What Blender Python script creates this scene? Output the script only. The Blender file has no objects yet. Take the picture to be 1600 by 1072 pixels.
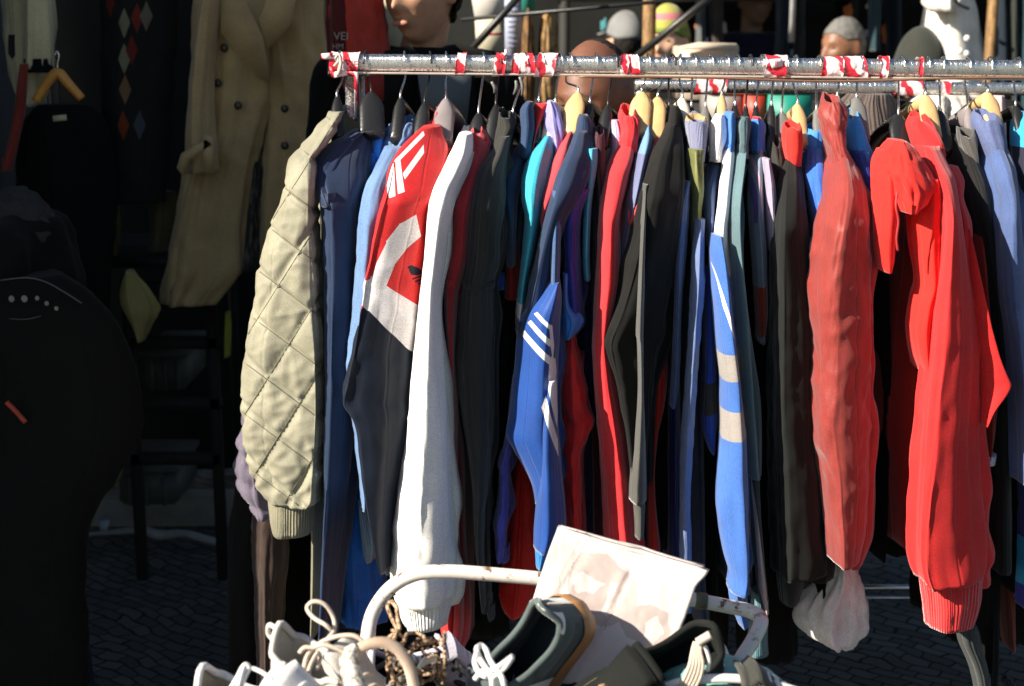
import bpy, bmesh, math, random
from mathutils import Vector, Matrix, noise
R = math.radians
scene = bpy.context.scene
col = scene.collection
random.seed(7)
# ------------------------------------------------------------------ camera
CAMZ = 1.55; PITCH = R(12.0); F = 1600 * 50 / 36.0
cd = bpy.data.cameras.new("camera"); cam = bpy.data.objects.new("camera", cd); col.objects.link(cam)
cam.location = (0, 0, CAMZ); cam.rotation_euler = (R(90) - PITCH, 0, 0)
cd.lens = 50; cd.sensor_width = 36; cd.clip_start = 0.05; cd.clip_end = 200
cd.dof.use_dof = True; cd.dof.focus_distance = 2.4; cd.dof.aperture_fstop = 4.8
scene.camera = cam
# ------------------------------------------------------------------ light
SUN = Vector((-0.76, -0.38, 0.53)).normalized()          # towards the sun
w = bpy.data.worlds.new("World"); scene.world = w; w.use_nodes = True
nt = w.node_tree; bg = nt.nodes['Background']; sky = nt.nodes.new('ShaderNodeTexSky')
sky.sky_type = 'NISHITA'; sky.sun_disc = False
sky.sun_elevation = math.asin(SUN.z); sky.sun_rotation = math.atan2(SUN.x, SUN.y)
nt.links.new(sky.outputs[0], bg.inputs[0]); bg.inputs[1].default_value = 0.05
sl = bpy.data.lights.new("sun", 'SUN'); sl.energy = 5.0; sl.angle = R(0.5); sl.color = (1.0, 0.92, 0.79)
so = bpy.data.objects.new("sun", sl); col.objects.link(so)
so.rotation_euler = SUN.to_track_quat('Z', 'Y').to_euler(); so.location = (-4, -4, 5)
scene.view_settings.view_transform = 'Standard'; scene.view_settings.look = 'None'
scene.view_settings.gamma = 1; scene.view_settings.exposure = 1.08
scene.render.resolution_x = 1024; scene.render.resolution_y = 686

# ------------------------------------------------------------------ helpers
CP, SP = math.cos(PITCH), math.sin(PITCH)
def at(px, py, Y):
    """a point seen at photograph pixel (px,py), Y metres in front"""
    u = (px - 800) / F; v = (536 - py) / F
    k = Y / (CP + SP * v)
    return Vector((u * k, Y, CAMZ + k * (-SP + CP * v)))
def mpp(py, Y):
    return (at(801, py, Y) - at(800, py, Y)).x
_bpm = {}
def nsz(x, y, z):
    return noise.noise(Vector((x, y, z)))
def tag(o, label=None, cat=None, group=None, kind=None):
    if label: o['label'] = label
    if cat: o['category'] = cat
    if group: o['group'] = group
    if kind: o['kind'] = kind
    return o
def thing(name, loc, label, cat, group=None):
    o = bpy.data.objects.new(name, None); col.objects.link(o); o.location = loc
    o.empty_display_size = 0.05
    return tag(o, label, cat, group)
def mesh(name, vs, fs, mat, parent=None, smooth=True):
    me = bpy.data.meshes.new(name); me.from_pydata([tuple(v) for v in vs], [], fs); me.update()
    if smooth: me.polygons.foreach_set('use_smooth', [True] * len(me.polygons))
    if mat: me.materials.append(mat)
    o = bpy.data.objects.new(name, me); col.objects.link(o)
    if parent:
        o.parent = parent
        P = parent; m = Matrix.Identity(4)
        while P: m = Matrix.Translation(P.location) @ m if P.type == 'EMPTY' else m; P = P.parent
        o.matrix_parent_inverse = m.inverted() if parent.type == 'EMPTY' else Matrix.Identity(4)
    return o
class MB:
    def __init__(s): s.v = []; s.f = []
    def add(s, vs, fs):
        b = len(s.v); s.v += [Vector(v) for v in vs]; s.f += [tuple(i + b for i in f) for f in fs]; return s
    def box(s, c, d, rot=None, bev=0.0):
        bm = bmesh.new(); bmesh.ops.create_cube(bm, size=1)
        for v in bm.verts: v.co = Vector((v.co.x * d[0], v.co.y * d[1], v.co.z * d[2]))
        if bev: bmesh.ops.bevel(bm, geom=bm.edges[:], offset=bev, segments=2, affect='EDGES')
        m = (rot or Matrix.Identity(3))
        bm.verts.index_update()
        s.add([m @ v.co + Vector(c) for v in bm.verts], [[v.index for v in f.verts] for f in bm.faces]); bm.free(); return s
    def tube(s, pts, r, n=10, smooth=4, cap=True):
        P = [Vector(p) for p in pts]; rs = r if isinstance(r, (list, tuple)) else [r] * len(P)
        if smooth > 1 and len(P) > 2:
            Q = []; q = []
            for i in range(len(P) - 1):
                p0 = P[max(i - 1, 0)]; p1 = P[i]; p2 = P[i + 1]; p3 = P[min(i + 2, len(P) - 1)]
                for k in range(smooth):
                    t = k / smooth
                    Q.append(0.5 * ((2 * p1) + (p2 - p0) * t + (2 * p0 - 5 * p1 + 4 * p2 - p3) * t * t + (3 * p1 - p0 - 3 * p2 + p3) * t ** 3))
                    q.append(rs[i] * (1 - t) + rs[i + 1] * t)
            Q.append(P[-1]); q.append(rs[-1]); P, rs = Q, q
        vs = []; fs = []; up = None
        for i, p in enumerate(P):
            d = (P[min(i + 1, len(P) - 1)] - P[max(i - 1, 0)])
            d = d.normalized() if d.length > 1e-9 else Vector((0, 0, 1))
            if up is None:
                up = d.orthogonal().normalized()
            up = (up - d * up.dot(d)); up = up.normalized() if up.length > 1e-6 else d.orthogonal().normalized()
            sd = d.cross(up)
            for j in range(n):
                a = 2 * math.pi * j / n
                vs.append(p + (up * math.cos(a) + sd * math.sin(a)) * rs[i])
        for i in range(len(P) - 1):
            for j in range(n):
                k = (j + 1) % n
                fs.append((i * n + j, i * n + k, (i + 1) * n + k, (i + 1) * n + j))
        if cap:
            fs.append(tuple(range(n))[::-1]); fs.append(tuple((len(P) - 1) * n + j for j in range(n)))
        return s.add(vs, fs)
    def ell(s, c, r, rot=None, nu=20, nv=14):
        vs = []; fs = []; m = rot or Matrix.Identity(3)
        for i in range(nv + 1):
            th = math.pi * i / nv
            for j in range(nu):
                a = 2 * math.pi * j / nu
                vs.append(m @ Vector((r[0] * math.sin(th) * math.cos(a), r[1] * math.sin(th) * math.sin(a), r[2] * math.cos(th))) + Vector(c))
        for i in range(nv):
            for j in range(nu):
                k = (j + 1) % nu
                fs.append((i * nu + j, (i + 1) * nu + j, (i + 1) * nu + k, i * nu + k))
        return s.add(vs, fs)
    def slab(s, pts, th):
        """polygon of 3-D points (seen from the front) given thickness th backwards"""
        n = len(pts); back = Vector((0, th, 0))
        vs = [Vector(p) for p in pts] + [Vector(p) + back for p in pts]
        fs = [tuple(range(n)), tuple(range(2 * n - 1, n - 1, -1))] + [(i, i + n, (i + 1) % n + n, (i + 1) % n) for i in range(n)]
        return s.add(vs, fs)
    def build(s, name, mat, parent=None, smooth=True): return mesh(name, s.v, s.f, mat, parent, smooth)

# ------------------------------------------------------------------ materials
def newmat(name):
    m = bpy.data.materials.new(name); m.use_nodes = True
    return m, m.node_tree, m.node_tree.nodes['Principled BSDF']
def c4(c): return (c[0], c[1], c[2], 1)
def poly_mask(nt, pos, pts, Y):
    """1 inside a convex polygon given in photo pixels at depth Y, tested on the surface's own x and z"""
    P = [at(x, y, Y) for x, y in pts]; P = [(p.x, p.z) for p in P]
    area = sum(P[i][0] * P[(i + 1) % len(P)][1] - P[(i + 1) % len(P)][0] * P[i][1] for i in range(len(P)))
    if area < 0: P = P[::-1]
    last = None
    for i in range(len(P)):
        a, b = P[i], P[(i + 1) % len(P)]
        nx, nz = -(b[1] - a[1]), (b[0] - a[0]); L = math.hypot(nx, nz)
        if L < 1e-9: continue
        nx /= L; nz /= L; cc = nx * a[0] + nz * a[1]
        d = nt.nodes.new('ShaderNodeVectorMath'); d.operation = 'DOT_PRODUCT'; nt.links.new(pos, d.inputs[0]); d.inputs[1].default_value = (nx, 0, nz)
        sb = nt.nodes.new('ShaderNodeMath'); sb.operation = 'SUBTRACT'; nt.links.new(d.outputs['Value'], sb.inputs[0]); sb.inputs[1].default_value = cc
        if last is None: last = sb.outputs[0]
        else:
            m = nt.nodes.new('ShaderNodeMath'); m.operation = 'MINIMUM'; nt.links.new(last, m.inputs[0]); nt.links.new(sb.outputs[0], m.inputs[1]); last = m.outputs[0]
    g = nt.nodes.new('ShaderNodeMath'); g.operation = 'GREATER_THAN'; nt.links.new(last, g.inputs[0]); g.inputs[1].default_value = 0
    return g.outputs[0]
def fab(name, c, rough=0.85, sheen=0.25, weave=900, bump=0.25, wr=0.25, regions=(), var=0.12, ribs=0, spec=0.25, wscale=22):
    m, nt, b = newmat(name); N = nt.nodes; L = nt.links
    tc = N.new('ShaderNodeTexCoord'); pos = tc.outputs['Object']
    n1 = N.new('ShaderNodeTexNoise'); n1.inputs['Scale'].default_value = 14; n1.inputs['Detail'].default_value = 5; L.new(pos, n1.inputs['Vector'])
    mr = N.new('ShaderNodeMapRange'); mr.inputs[1].default_value = 0.3; mr.inputs[2].default_value = 0.7; mr.inputs[3].default_value = 1 - var; mr.inputs[4].default_value = 1 + var
    L.new(n1.outputs['Fac'], mr.inputs[0])
    colr = None
    rgb = N.new('ShaderNodeRGB'); rgb.outputs[0].default_value = c4(c); colr = rgb.outputs[0]
    for pts, Y, c2 in regions:
        mk = poly_mask(nt, pos, pts, Y)
        mx = N.new('ShaderNodeMix'); mx.data_type = 'RGBA'; L.new(mk, mx.inputs[0]); L.new(colr, mx.inputs[6]); mx.inputs[7].default_value = c4(c2); colr = mx.outputs[2]
    # fine speckle of the yarn
    n3 = N.new('ShaderNodeTexNoise'); n3.inputs['Scale'].default_value = weave * 0.7; n3.inputs['Detail'].default_value = 1; L.new(pos, n3.inputs['Vector'])
    m3 = N.new('ShaderNodeMapRange'); m3.inputs[1].default_value = 0.25; m3.inputs[2].default_value = 0.75; m3.inputs[3].default_value = 0.72; m3.inputs[4].default_value = 1.28
    L.new(n3.outputs['Fac'], m3.inputs[0])
    mm = N.new('ShaderNodeMath'); mm.operation = 'MULTIPLY'; L.new(mr.outputs[0], mm.inputs[0]); L.new(m3.outputs[0], mm.inputs[1])
    sc = N.new('ShaderNodeVectorMath'); sc.operation = 'SCALE'; L.new(colr, sc.inputs[0]); L.new(mm.outputs[0], sc.inputs['Scale'])
    L.new(sc.outputs[0], b.inputs['Base Color'])
    b.inputs['Roughness'].default_value = rough; b.inputs['Sheen Weight'].default_value = sheen; b.inputs['Sheen Roughness'].default_value = 0.4
    b.inputs['Specular IOR Level'].default_value = spec
    n2 = N.new('ShaderNodeTexNoise'); n2.inputs['Scale'].default_value = weave; n2.inputs['Detail'].default_value = 2; L.new(pos, n2.inputs['Vector'])
    bp = N.new('ShaderNodeBump'); bp.inputs['Strength'].default_value = bump; bp.inputs['Distance'].default_value = 0.001; L.new(n2.outputs['Fac'], bp.inputs['Height'])
    mp = N.new('ShaderNodeMapping'); mp.inputs['Scale'].default_value = (1, 1, 0.38); L.new(pos, mp.inputs['Vector'])
    n4 = N.new('ShaderNodeTexNoise'); n4.inputs['Scale'].default_value = wscale; n4.inputs['Detail'].default_value = 4; n4.inputs['Distortion'].default_value = 0.8; n4.noise_type = 'RIDGED_MULTIFRACTAL'; n4.inputs['Scale'].default_value = wscale * .55; L.new(mp.outputs[0], n4.inputs['Vector'])
    b2 = N.new('ShaderNodeBump'); b2.inputs['Strength'].default_value = wr; b2.inputs['Distance'].default_value = 0.004; L.new(n4.outputs['Fac'], b2.inputs['Height']); L.new(bp.outputs[0], b2.inputs['Normal'])
    out = b2.outputs[0]
    uvn = N.new('ShaderNodeUVMap'); su = N.new('ShaderNodeSeparateXYZ'); L.new(uvn.outputs[0], su.inputs[0]); sm = None
    for uc in (.63, .87, .40):
        a = N.new('ShaderNodeMath'); a.operation = 'SUBTRACT'; L.new(su.outputs[0], a.inputs[0]); a.inputs[1].default_value = uc + .013 * (hash(name) % 7 - 3 if False else (len(name) % 5 - 2))
        a2 = N.new('ShaderNodeMath'); a2.operation = 'ABSOLUTE'; L.new(a.outputs[0], a2.inputs[0])
        if sm is None: sm = a2.outputs[0]
        else: mn = N.new('ShaderNodeMath'); mn.operation = 'MINIMUM'; L.new(sm, mn.inputs[0]); L.new(a2.outputs[0], mn.inputs[1]); sm = mn.outputs[0]
    ms = N.new('ShaderNodeMapRange'); ms.inputs[1].default_value = .0; ms.inputs[2].default_value = .006; L.new(sm, ms.inputs[0]); ms.interpolation_type = 'SMOOTHSTEP'
    b4 = N.new('ShaderNodeBump'); b4.inputs['Strength'].default_value = .45; b4.inputs['Distance'].default_value = .002; L.new(ms.outputs[0], b4.inputs['Height']); L.new(out, b4.inputs['Normal']); out = b4.outputs[0]
    if ribs:
        uv = N.new('ShaderNodeUVMap'); sx = N.new('ShaderNodeSeparateXYZ'); L.new(uv.outputs[0], sx.inputs[0])
        ml = N.new('ShaderNodeMath'); ml.operation = 'MULTIPLY'; L.new(sx.outputs[0], ml.inputs[0]); ml.inputs[1].default_value = ribs * 2 * math.pi
        sn = N.new('ShaderNodeMath'); sn.operation = 'SINE'; L.new(ml.outputs[0], sn.inputs[0])
        b3 = N.new('ShaderNodeBump'); b3.inputs['Strength'].default_value = 0.55; b3.inputs['Distance'].default_value = 0.0025; L.new(sn.outputs[0], b3.inputs['Height']); L.new(out, b3.inputs['Normal']); out = b3.outputs[0]
    L.new(out, b.inputs['Normal'])
    return m
def plain(name, c, rough=0.5, metal=0.0, spec=0.5, nscale=30, var=0.15, bump=0.1, bscale=200, coat=0.0):
    m, nt, b = newmat(name); N = nt.nodes; L = nt.links
    tc = N.new('ShaderNodeTexCoord')
    n1 = N.new('ShaderNodeTexNoise'); n1.inputs['Scale'].default_value = nscale; n1.inputs['Detail'].default_value = 6; L.new(tc.outputs['Object'], n1.inputs['Vector'])
    mx = N.new('ShaderNodeMix'); mx.data_type = 'RGBA'; L.new(n1.outputs['Fac'], mx.inputs[0])
    mx.inputs[6].default_value = c4([x * (1 - 2 * var) for x in c]); mx.inputs[7].default_value = c4([min(1, x * (1 + 2 * var)) for x in c])
    L.new(mx.outputs[2], b.inputs['Base Color'])
    b.inputs['Roughness'].default_value = rough; b.inputs['Metallic'].default_value = metal; b.inputs['Specular IOR Level'].default_value = spec
    b.inputs['Coat Weight'].default_value = coat
    n2 = N.new('ShaderNodeTexNoise'); n2.inputs['Scale'].default_value = bscale; L.new(tc.outputs['Object'], n2.inputs['Vector'])
    bp = N.new('ShaderNodeBump'); bp.inputs['Strength'].default_value = bump; bp.inputs['Distance'].default_value = 0.002; L.new(n2.outputs['Fac'], bp.inputs['Height']); L.new(bp.outputs[0], b.inputs['Normal'])
    return m
def spotted(name, c1, c2, scale, lo, hi, r1=0.3, r2=0.8, metal1=0.0, metal2=0.0, bump=0.3, stretch=(1, 1, 1)):
    m, nt, b = newmat(name); N = nt.nodes; L = nt.links
    tc = N.new('ShaderNodeTexCoord'); mp = N.new('ShaderNodeMapping'); mp.inputs['Scale'].default_value = stretch; L.new(tc.outputs['Object'], mp.inputs[0])
    n1 = N.new('ShaderNodeTexNoise'); n1.inputs['Scale'].default_value = scale; n1.inputs['Detail'].default_value = 8; n1.inputs['Roughness'].default_value = 0.65; L.new(mp.outputs[0], n1.inputs['Vector'])
    mr = N.new('ShaderNodeMapRange'); mr.inputs[1].default_value = lo; mr.inputs[2].default_value = hi; L.new(n1.outputs['Fac'], mr.inputs[0])
    mx = N.new('ShaderNodeMix'); mx.data_type = 'RGBA'; L.new(mr.outputs[0], mx.inputs[0]); mx.inputs[6].default_value = c4(c1); mx.inputs[7].default_value = c4(c2)
    L.new(mx.outputs[2], b.inputs['Base Color'])
    for inp, a, z in (('Roughness', r1, r2), ('Metallic', metal1, metal2)):
        q = N.new('ShaderNodeMapRange'); q.inputs[3].default_value = a; q.inputs[4].default_value = z; L.new(mr.outputs[0], q.inputs[0]); L.new(q.outputs[0], b.inputs[inp])
    bp = N.new('ShaderNodeBump'); bp.inputs['Strength'].default_value = bump; bp.inputs['Distance'].default_value = 0.002; L.new(n1.outputs['Fac'], bp.inputs['Height']); L.new(bp.outputs[0], b.inputs['Normal'])
    return m

C = dict(black=(.006, .006, .0055), black2=(.02, .02, .019), navy=(.012, .022, .06), navy2=(.02, .04, .11), royal=(.012, .06, .32), royal2=(.01, .035, .25), sky=(.10, .26, .60),
         steel=(.16, .25, .42), red=(.52, .022, .022), red2=(.42, .014, .008), pink=(.62, .05, .07), maroon=(.42, .055, .045), white=(.78, .76, .76), khaki=(.27, .255, .185), cyan=(.06, .42, .62),
         teal=(.045, .10, .13), teal2=(.07, .14, .17), slate=(.10, .15, .34), lilac=(.30, .28, .62), violet=(.07, .06, .27), denim=(.06, .11, .24), olive=(.10, .11, .04),
         purplegrey=(.13, .11, .15), wine=(.07, .012, .015), brown=(.09, .05, .035), charcoal=(.035, .036, .03), tan=(.30, .22, .10))
M = {}
def mk(key, c=None, **k):
    if key not in M: M[key] = fab('fabric_' + key, C[c or key] if isinstance(c, (str, type(None))) else c, **k)
    return M[key]
for k in C: mk(k, sheen=(.04 if max(C[k]) < .07 else .25), spec=(.12 if max(C[k]) < .07 else .25))
metal_rail = spotted('worn chrome', (.80, .79, .76), (.09, .08, .05), 260, .52, .64, .24, .65, 1.0, .5, .08)
def scratch(m):
    nt = m.node_tree; N = nt.nodes; L = nt.links; b = N['Principled BSDF']
    tc = N.new('ShaderNodeTexCoord'); mp = N.new('ShaderNodeMapping'); mp.inputs['Scale'].default_value = (1400, 6, 6); L.new(tc.outputs['Object'], mp.inputs[0])
    n = N.new('ShaderNodeTexNoise'); n.inputs['Scale'].default_value = 1; n.inputs['Detail'].default_value = 2; L.new(mp.outputs[0], n.inputs['Vector'])
    bp = N.new('ShaderNodeBump'); bp.inputs['Strength'].default_value = 1; bp.inputs['Distance'].default_value = .0006; L.new(n.outputs['Fac'], bp.inputs['Height'])
    old = b.inputs['Normal'].links[0].from_socket; L.new(old, bp.inputs['Normal']); L.new(bp.outputs[0], b.inputs['Normal'])
scratch(metal_rail)
chrome = plain('hook chrome', (.75, .74, .70), .22, 1.0, var=.1)
wood = plain('pale hanger wood', (.62, .40, .18), .35, 0, nscale=40, var=.12, coat=.3)
plas = plain('black hanger plastic', (.015, .015, .015), .3, 0, coat=.2)
plasg = plain('grey hanger plastic', (.16, .16, .15), .3, 0)
clearp = plain('smoky hanger plastic', (.22, .19, .19), .2, 0)
cream = plain('cream hanger plastic', (.7, .62, .5), .35, 0)

# ------------------------------------------------------------------ cloth lofts
def cr(a, b, c, d, t):
    return 0.5 * ((2 * b) + (c - a) * t + (2 * a - 5 * b + 4 * c - d) * t * t + (3 * b - a - 3 * c + d) * t ** 3)
SEED = [0]
def loft(name, rows, Yf, D, mat, parent, lean=None, amp=1.0, n=60, step=6, quilt=None, opened=True, sexp=1.65, ridge=-.22, skew=0.0, seed=None, fz=2.6, drop=0.0, puff=0, crumple=0.0, crease=1.0):
    SEED[0] += 1; sd = (seed if seed is not None else SEED[0]) * 7.31
    rows = sorted(rows, key=lambda r: r[0]); y0, y1 = rows[0][0], rows[-1][0]
    if name in ('sleeve', 'forearm', 'body') and not quilt: D = D * 1.35
    if name == 'collar': Yf += .035; rows = [(y, xl + (xr - xl) * .06 * (1 - i / max(1, len(rows) - 1)), xr - (xr - xl) * .06 * (1 - i / max(1, len(rows) - 1))) for i, (y, xl, xr) in enumerate(rows)]; lr = rows[-1]; rows.append((lr[0] + 14, lr[1] - 1, lr[2] + 2)); y1 = rows[-1][0]
    if lean is None: lean = (0.03 if name == 'collar' else 0.15) if y0 < 300 else 0.0
    ys = []; m = max(3, int((y1 - y0) / step)); ys = [y0 + (y1 - y0) * i / m for i in range(m + 1)]
    def ev(y):
        for i in range(len(rows) - 1):
            if y <= rows[i + 1][0] + 1e-6:
                a = rows[max(i - 1, 0)]; b = rows[i]; c = rows[i + 1]; d = rows[min(i + 2, len(rows) - 1)]
                t = (y - b[0]) / max(1e-6, c[0] - b[0]); o = []
                for k in (1, 2):
                    s0 = (c[k] - a[k]) / max(1, c[0] - a[0]) * (c[0] - b[0]); s1 = (d[k] - b[k]) / max(1, d[0] - b[0]) * (c[0] - b[0])
                    h = t * t * (3 - 2 * t)
                    o.append(b[k] * (2 * t ** 3 - 3 * t * t + 1) + s0 * (t ** 3 - 2 * t * t + t) + c[k] * (3 * t * t - 2 * t ** 3) + s1 * (t ** 3 - t * t))
                return o
        return [rows[-1][1], rows[-1][2]]
    rings = []
    for y in ys:
        xl, xr = ev(y); f = max(0.0, 1 - (y - y0) / 120.0)
        Yr = Yf + lean * f ** 1.4
        rings.append((y, xl, xr, Yr, D * (0.75 + 0.25 * min(1, (y - y0) / 60.0 + .3))))
    vs = []; uvs = []; fs = []; rr = []
    y, xl, xr, Yr, Dr = rings[0]; w0 = xr - xl; cx = (xl + xr) / 2
    # rounded top closing
    isc = name == 'collar' and w0 > 14
    if isc:
        rr += [(y + 30, cx - w0 * .30, cx + w0 * .30, Yr, Dr * .70, 0), (y + 3, cx - w0 * .42, cx + w0 * .42, Yr, Dr * .84, 0), (y - 1, cx - w0 * .47, cx + w0 * .47, Yr, Dr * .93, 0)]
        sexp = 2.2; ridge = 0.0; amp = min(amp, .7)
    else:
        rr += [(y, cx - w0 * .12, cx + w0 * .12, Yr, Dr * .25, 0), (y, cx - w0 * .36, cx + w0 * .36, Yr, Dr * .75, 0)]
    for q in rings: rr.append(q + (1,))
    y, xl, xr, Yr, Dr = rings[-1]; w1 = xr - xl; cx = (xl + xr) / 2
    if opened:
        rr += [(y, cx - w1 * .46, cx + w1 * .46, Yr, Dr * .9, 0), (y - 22, cx - w1 * .44, cx + w1 * .44, Yr, Dr * .86, 0)]
    else:
        rr += [(y, cx - w1 * .35, cx + w1 * .35, Yr, Dr * .7, 0), (y, cx - w1 * .1, cx + w1 * .1, Yr, Dr * .2, 0)]
    for i, (y, xl, xr, Yr, Dr, act) in enumerate(rr):
        Yc = Yr + D
        cz = at(800, y, Yr).z
        L = at(xl, y, Yr).x; Rr = at(xr, y, Yr).x
        # silhouettes lie about at the section's widest depth, nearer the front
        k = (Yr + D * 0.5) / Yr
        hw = (Rr - L) / 2 * 1.0; cxm = (L + Rr) / 2 * k
        for j in range(n):
            a = 2 * math.pi * j / n
            ca, sa = math.cos(a), math.sin(a)
            e = 2 / sexp
            X = abs(ca) ** e * (1 if ca > 0 else -1) * hw; YY = abs(sa) ** e * (1 if sa > 0 else -1) * Dr
            if sa < 0:
                rg_ = max(-.85, min(.85, ridge + .30 * nsz(sd, 1.7, cz * 2.2))); X += rg_ * hw * (1 - abs(X) / max(hw, 1e-5)) * min(1, -sa * 1.2)
            g = 0.0
            wd = min(hw, 0.07)
            f1 = nsz(ca * 2.0 + sd, sa * 2.0 - sd, cz * fz) ; f2 = nsz(ca * 4.5 - sd, sa * 4.5 + sd * .5, cz * 7 + sd)
            f5 = nsz(ca * 3.6 + sd * 2, sa * 3.6 - sd, cz * 2.6 + sd); g = amp * wd * (0.28 * f1 + 0.10 * f2 + 0.14 * (.45 - abs(f5) * 1.8))
            f3 = nsz((cxm + X) * 13 + cz * 7 + sd, cz * 8 + sd, YY * 11); f4 = nsz((cxm + X) * 24 - cz * 10 + sd, cz * 17, YY * 20)
            g += crease * wd * (0.13 * (.28 - abs(f3)) + 0.07 * (.25 - abs(f4)))
            if crumple:
                q = nsz(ca * 1.4 + sd, sa * 1.4, cz * 22 + sd + 2 * f1); g += crumple * wd * (0.5 - abs(q) * 2) * 0.22
                q = nsz((cxm + X) * 22 + sd, cz * 30 + (cxm + X) * 16, YY * 18); g += crumple * wd * (abs(q) * 2 - .4) * 0.12
            if puff:
                g += 0.010 * (abs(math.sin((cz) * math.pi / puff)) ** .6 - .6)
            if quilt and act:
                px_ = (800 + (cxm + X) / Yc * F * (1.0)) ; 
                p1 = (1.58 * px_ + y - 1134) / 118; p2 = (y - .75 * px_ - 120) / 80
                d1 = abs(p1 - round(p1)) * 118 / math.hypot(1.58, 1); d2 = abs(p2 - round(p2)) * 80 / math.hypot(.75, 1)
                dd = min(d1, d2)
                fc = .35 + .65 * max(0.0, -sa) ** .5; g += (0.0045 * (1 - math.exp(-(dd / 4.5) ** 2)) + 0.0030 * (1 - math.exp(-dd / 16.0))) * fc
                cr_ = nsz(px_ * .045 + sd, y * .016, 3.3); g += 0.007 * (0.35 - abs(cr_)) * min(1, dd / 9)
                cr2 = nsz(px_ * .03 + sd, y * .05 + px_ * .02, 9.3); g += (0.004 + .010 * max(0, (y - 600) / 200)) * (0.3 - abs(cr2)) * min(1, dd / 9)
            nrm = Vector((ca / max(hw, .01), sa / max(Dr, .01), 0)).normalized()
            dz = drop * (sa if act or i > 3 else 0) * (1 if i > len(rr) - 5 else 0)
            if isc:
                tq = max(0.0, 1 - max(0.0, y - y0) / 45.0); dz = tq * (.009 * nsz(sd, a * 1.1, 5.0) - .010 * max(0.0, -sa) + .006 * max(0.0, sa))
                lowq = max(0.0, 1 - (y1 - y) / 16.0) if y <= y1 else 0; g -= .004 * lowq
            vs.append(Vector((cxm + X, Yc + YY, cz + dz)) + nrm * g)
            uvs.append((j / n, i / len(rr)))
    m = len(rr)
    for i in range(m - 1):
        for j in range(n):
            k = (j + 1) % n
            fs.append((i * n + j, (i + 1) * n + j, (i + 1) * n + k, i * n + k))
    if not isc: fs.append(tuple(range(n)))
    if not opened: fs.append(tuple(range((m - 1) * n, m * n))[::-1])
    o = mesh(name, vs, fs, mat, parent)
    me = o.data; uvl = me.uv_layers.new(name='UVMap'); 
    for p in me.polygons:
        li = list(p.loop_indices); us = [uvs[me.loops[l].vertex_index] for l in li]
        wrap = max(u[0] for u in us) - min(u[0] for u in us) > .5 and len(us) == 4
        for l, u in zip(li, us): uvl.data[l].uv = ((u[0] + 1 if wrap and u[0] < .5 else u[0]), u[1])
    return o

# ------------------------------------------------------------------ ground and surroundings (setting)
def cobble_mat():
    m, nt, b = newmat('grey paving blocks'); N = nt.nodes; L = nt.links
    tc = N.new('ShaderNodeTexCoord'); mp = N.new('ShaderNodeMapping'); mp.inputs['Rotation'].default_value = (0, 0, R(38)); L.new(tc.outputs['Object'], mp.inputs[0])
    n0 = N.new('ShaderNodeTexNoise'); n0.inputs['Scale'].default_value = 6; L.new(mp.outputs[0], n0.inputs['Vector'])
    ad = N.new('ShaderNodeMix'); ad.data_type = 'RGBA'; ad.inputs[0].default_value = .09; L.new(mp.outputs[0], ad.inputs[6]); L.new(n0.outputs['Color'], ad.inputs[7])
    br = N.new('ShaderNodeTexBrick'); br.inputs['Scale'].default_value = 7; br.inputs['Mortar Size'].default_value = .022; br.inputs['Mortar Smooth'].default_value = .3
    br.inputs['Color1'].default_value = (.085, .088, .082, 1); br.inputs['Color2'].default_value = (.15, .155, .145, 1); br.inputs['Mortar'].default_value = (.012, .012, .012, 1)
    L.new(ad.outputs[2], br.inputs['Vector']); n1 = N.new('ShaderNodeTexNoise'); n1.inputs['Scale'].default_value = 180; n1.inputs['Detail'].default_value = 4; L.new(tc.outputs['Object'], n1.inputs['Vector'])
    ml = N.new('ShaderNodeVectorMath'); ml.operation = 'SCALE'; mr = N.new('ShaderNodeMapRange'); mr.inputs[3].default_value = .5; mr.inputs[4].default_value = 1.5; L.new(n1.outputs['Fac'], mr.inputs[0])
    L.new(br.outputs['Color'], ml.inputs[0]); L.new(mr.outputs[0], ml.inputs['Scale']); L.new(ml.outputs[0], b.inputs['Base Color']); b.inputs['Roughness'].default_value = .9
    sb = N.new('ShaderNodeMath'); sb.operation = 'MULTIPLY_ADD'; L.new(br.outputs['Fac'], sb.inputs[0]); sb.inputs[1].default_value = -1; L.new(n1.outputs['Fac'], sb.inputs[2])
    bp = N.new('ShaderNodeBump'); bp.inputs['Strength'].default_value = .8; bp.inputs['Distance'].default_value = .008; L.new(sb.outputs[0], bp.inputs['Height']); L.new(bp.outputs[0], b.inputs['Normal'])
    return m
g = mesh('ground', [(-60, -60, 0), (60, -60, 0), (60, 60, 0), (-60, 60, 0)], [(0, 1, 2, 3)], cobble_mat(), None, False); tag(g, kind='structure')
kerbm = plain('kerb stone', (.30, .30, .28), .9, nscale=20)
k = MB().box((-1.2, 4.45, .05), (1.9, .09, .11), bev=.01).build('kerb', kerbm, None, False); tag(k, kind='structure')
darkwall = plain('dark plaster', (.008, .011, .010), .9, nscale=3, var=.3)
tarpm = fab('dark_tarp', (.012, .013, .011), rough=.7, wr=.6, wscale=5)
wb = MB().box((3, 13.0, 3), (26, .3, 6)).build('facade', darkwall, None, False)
tag(wb, 'dark shopfront wall across the far side of the market', 'building')

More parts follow.
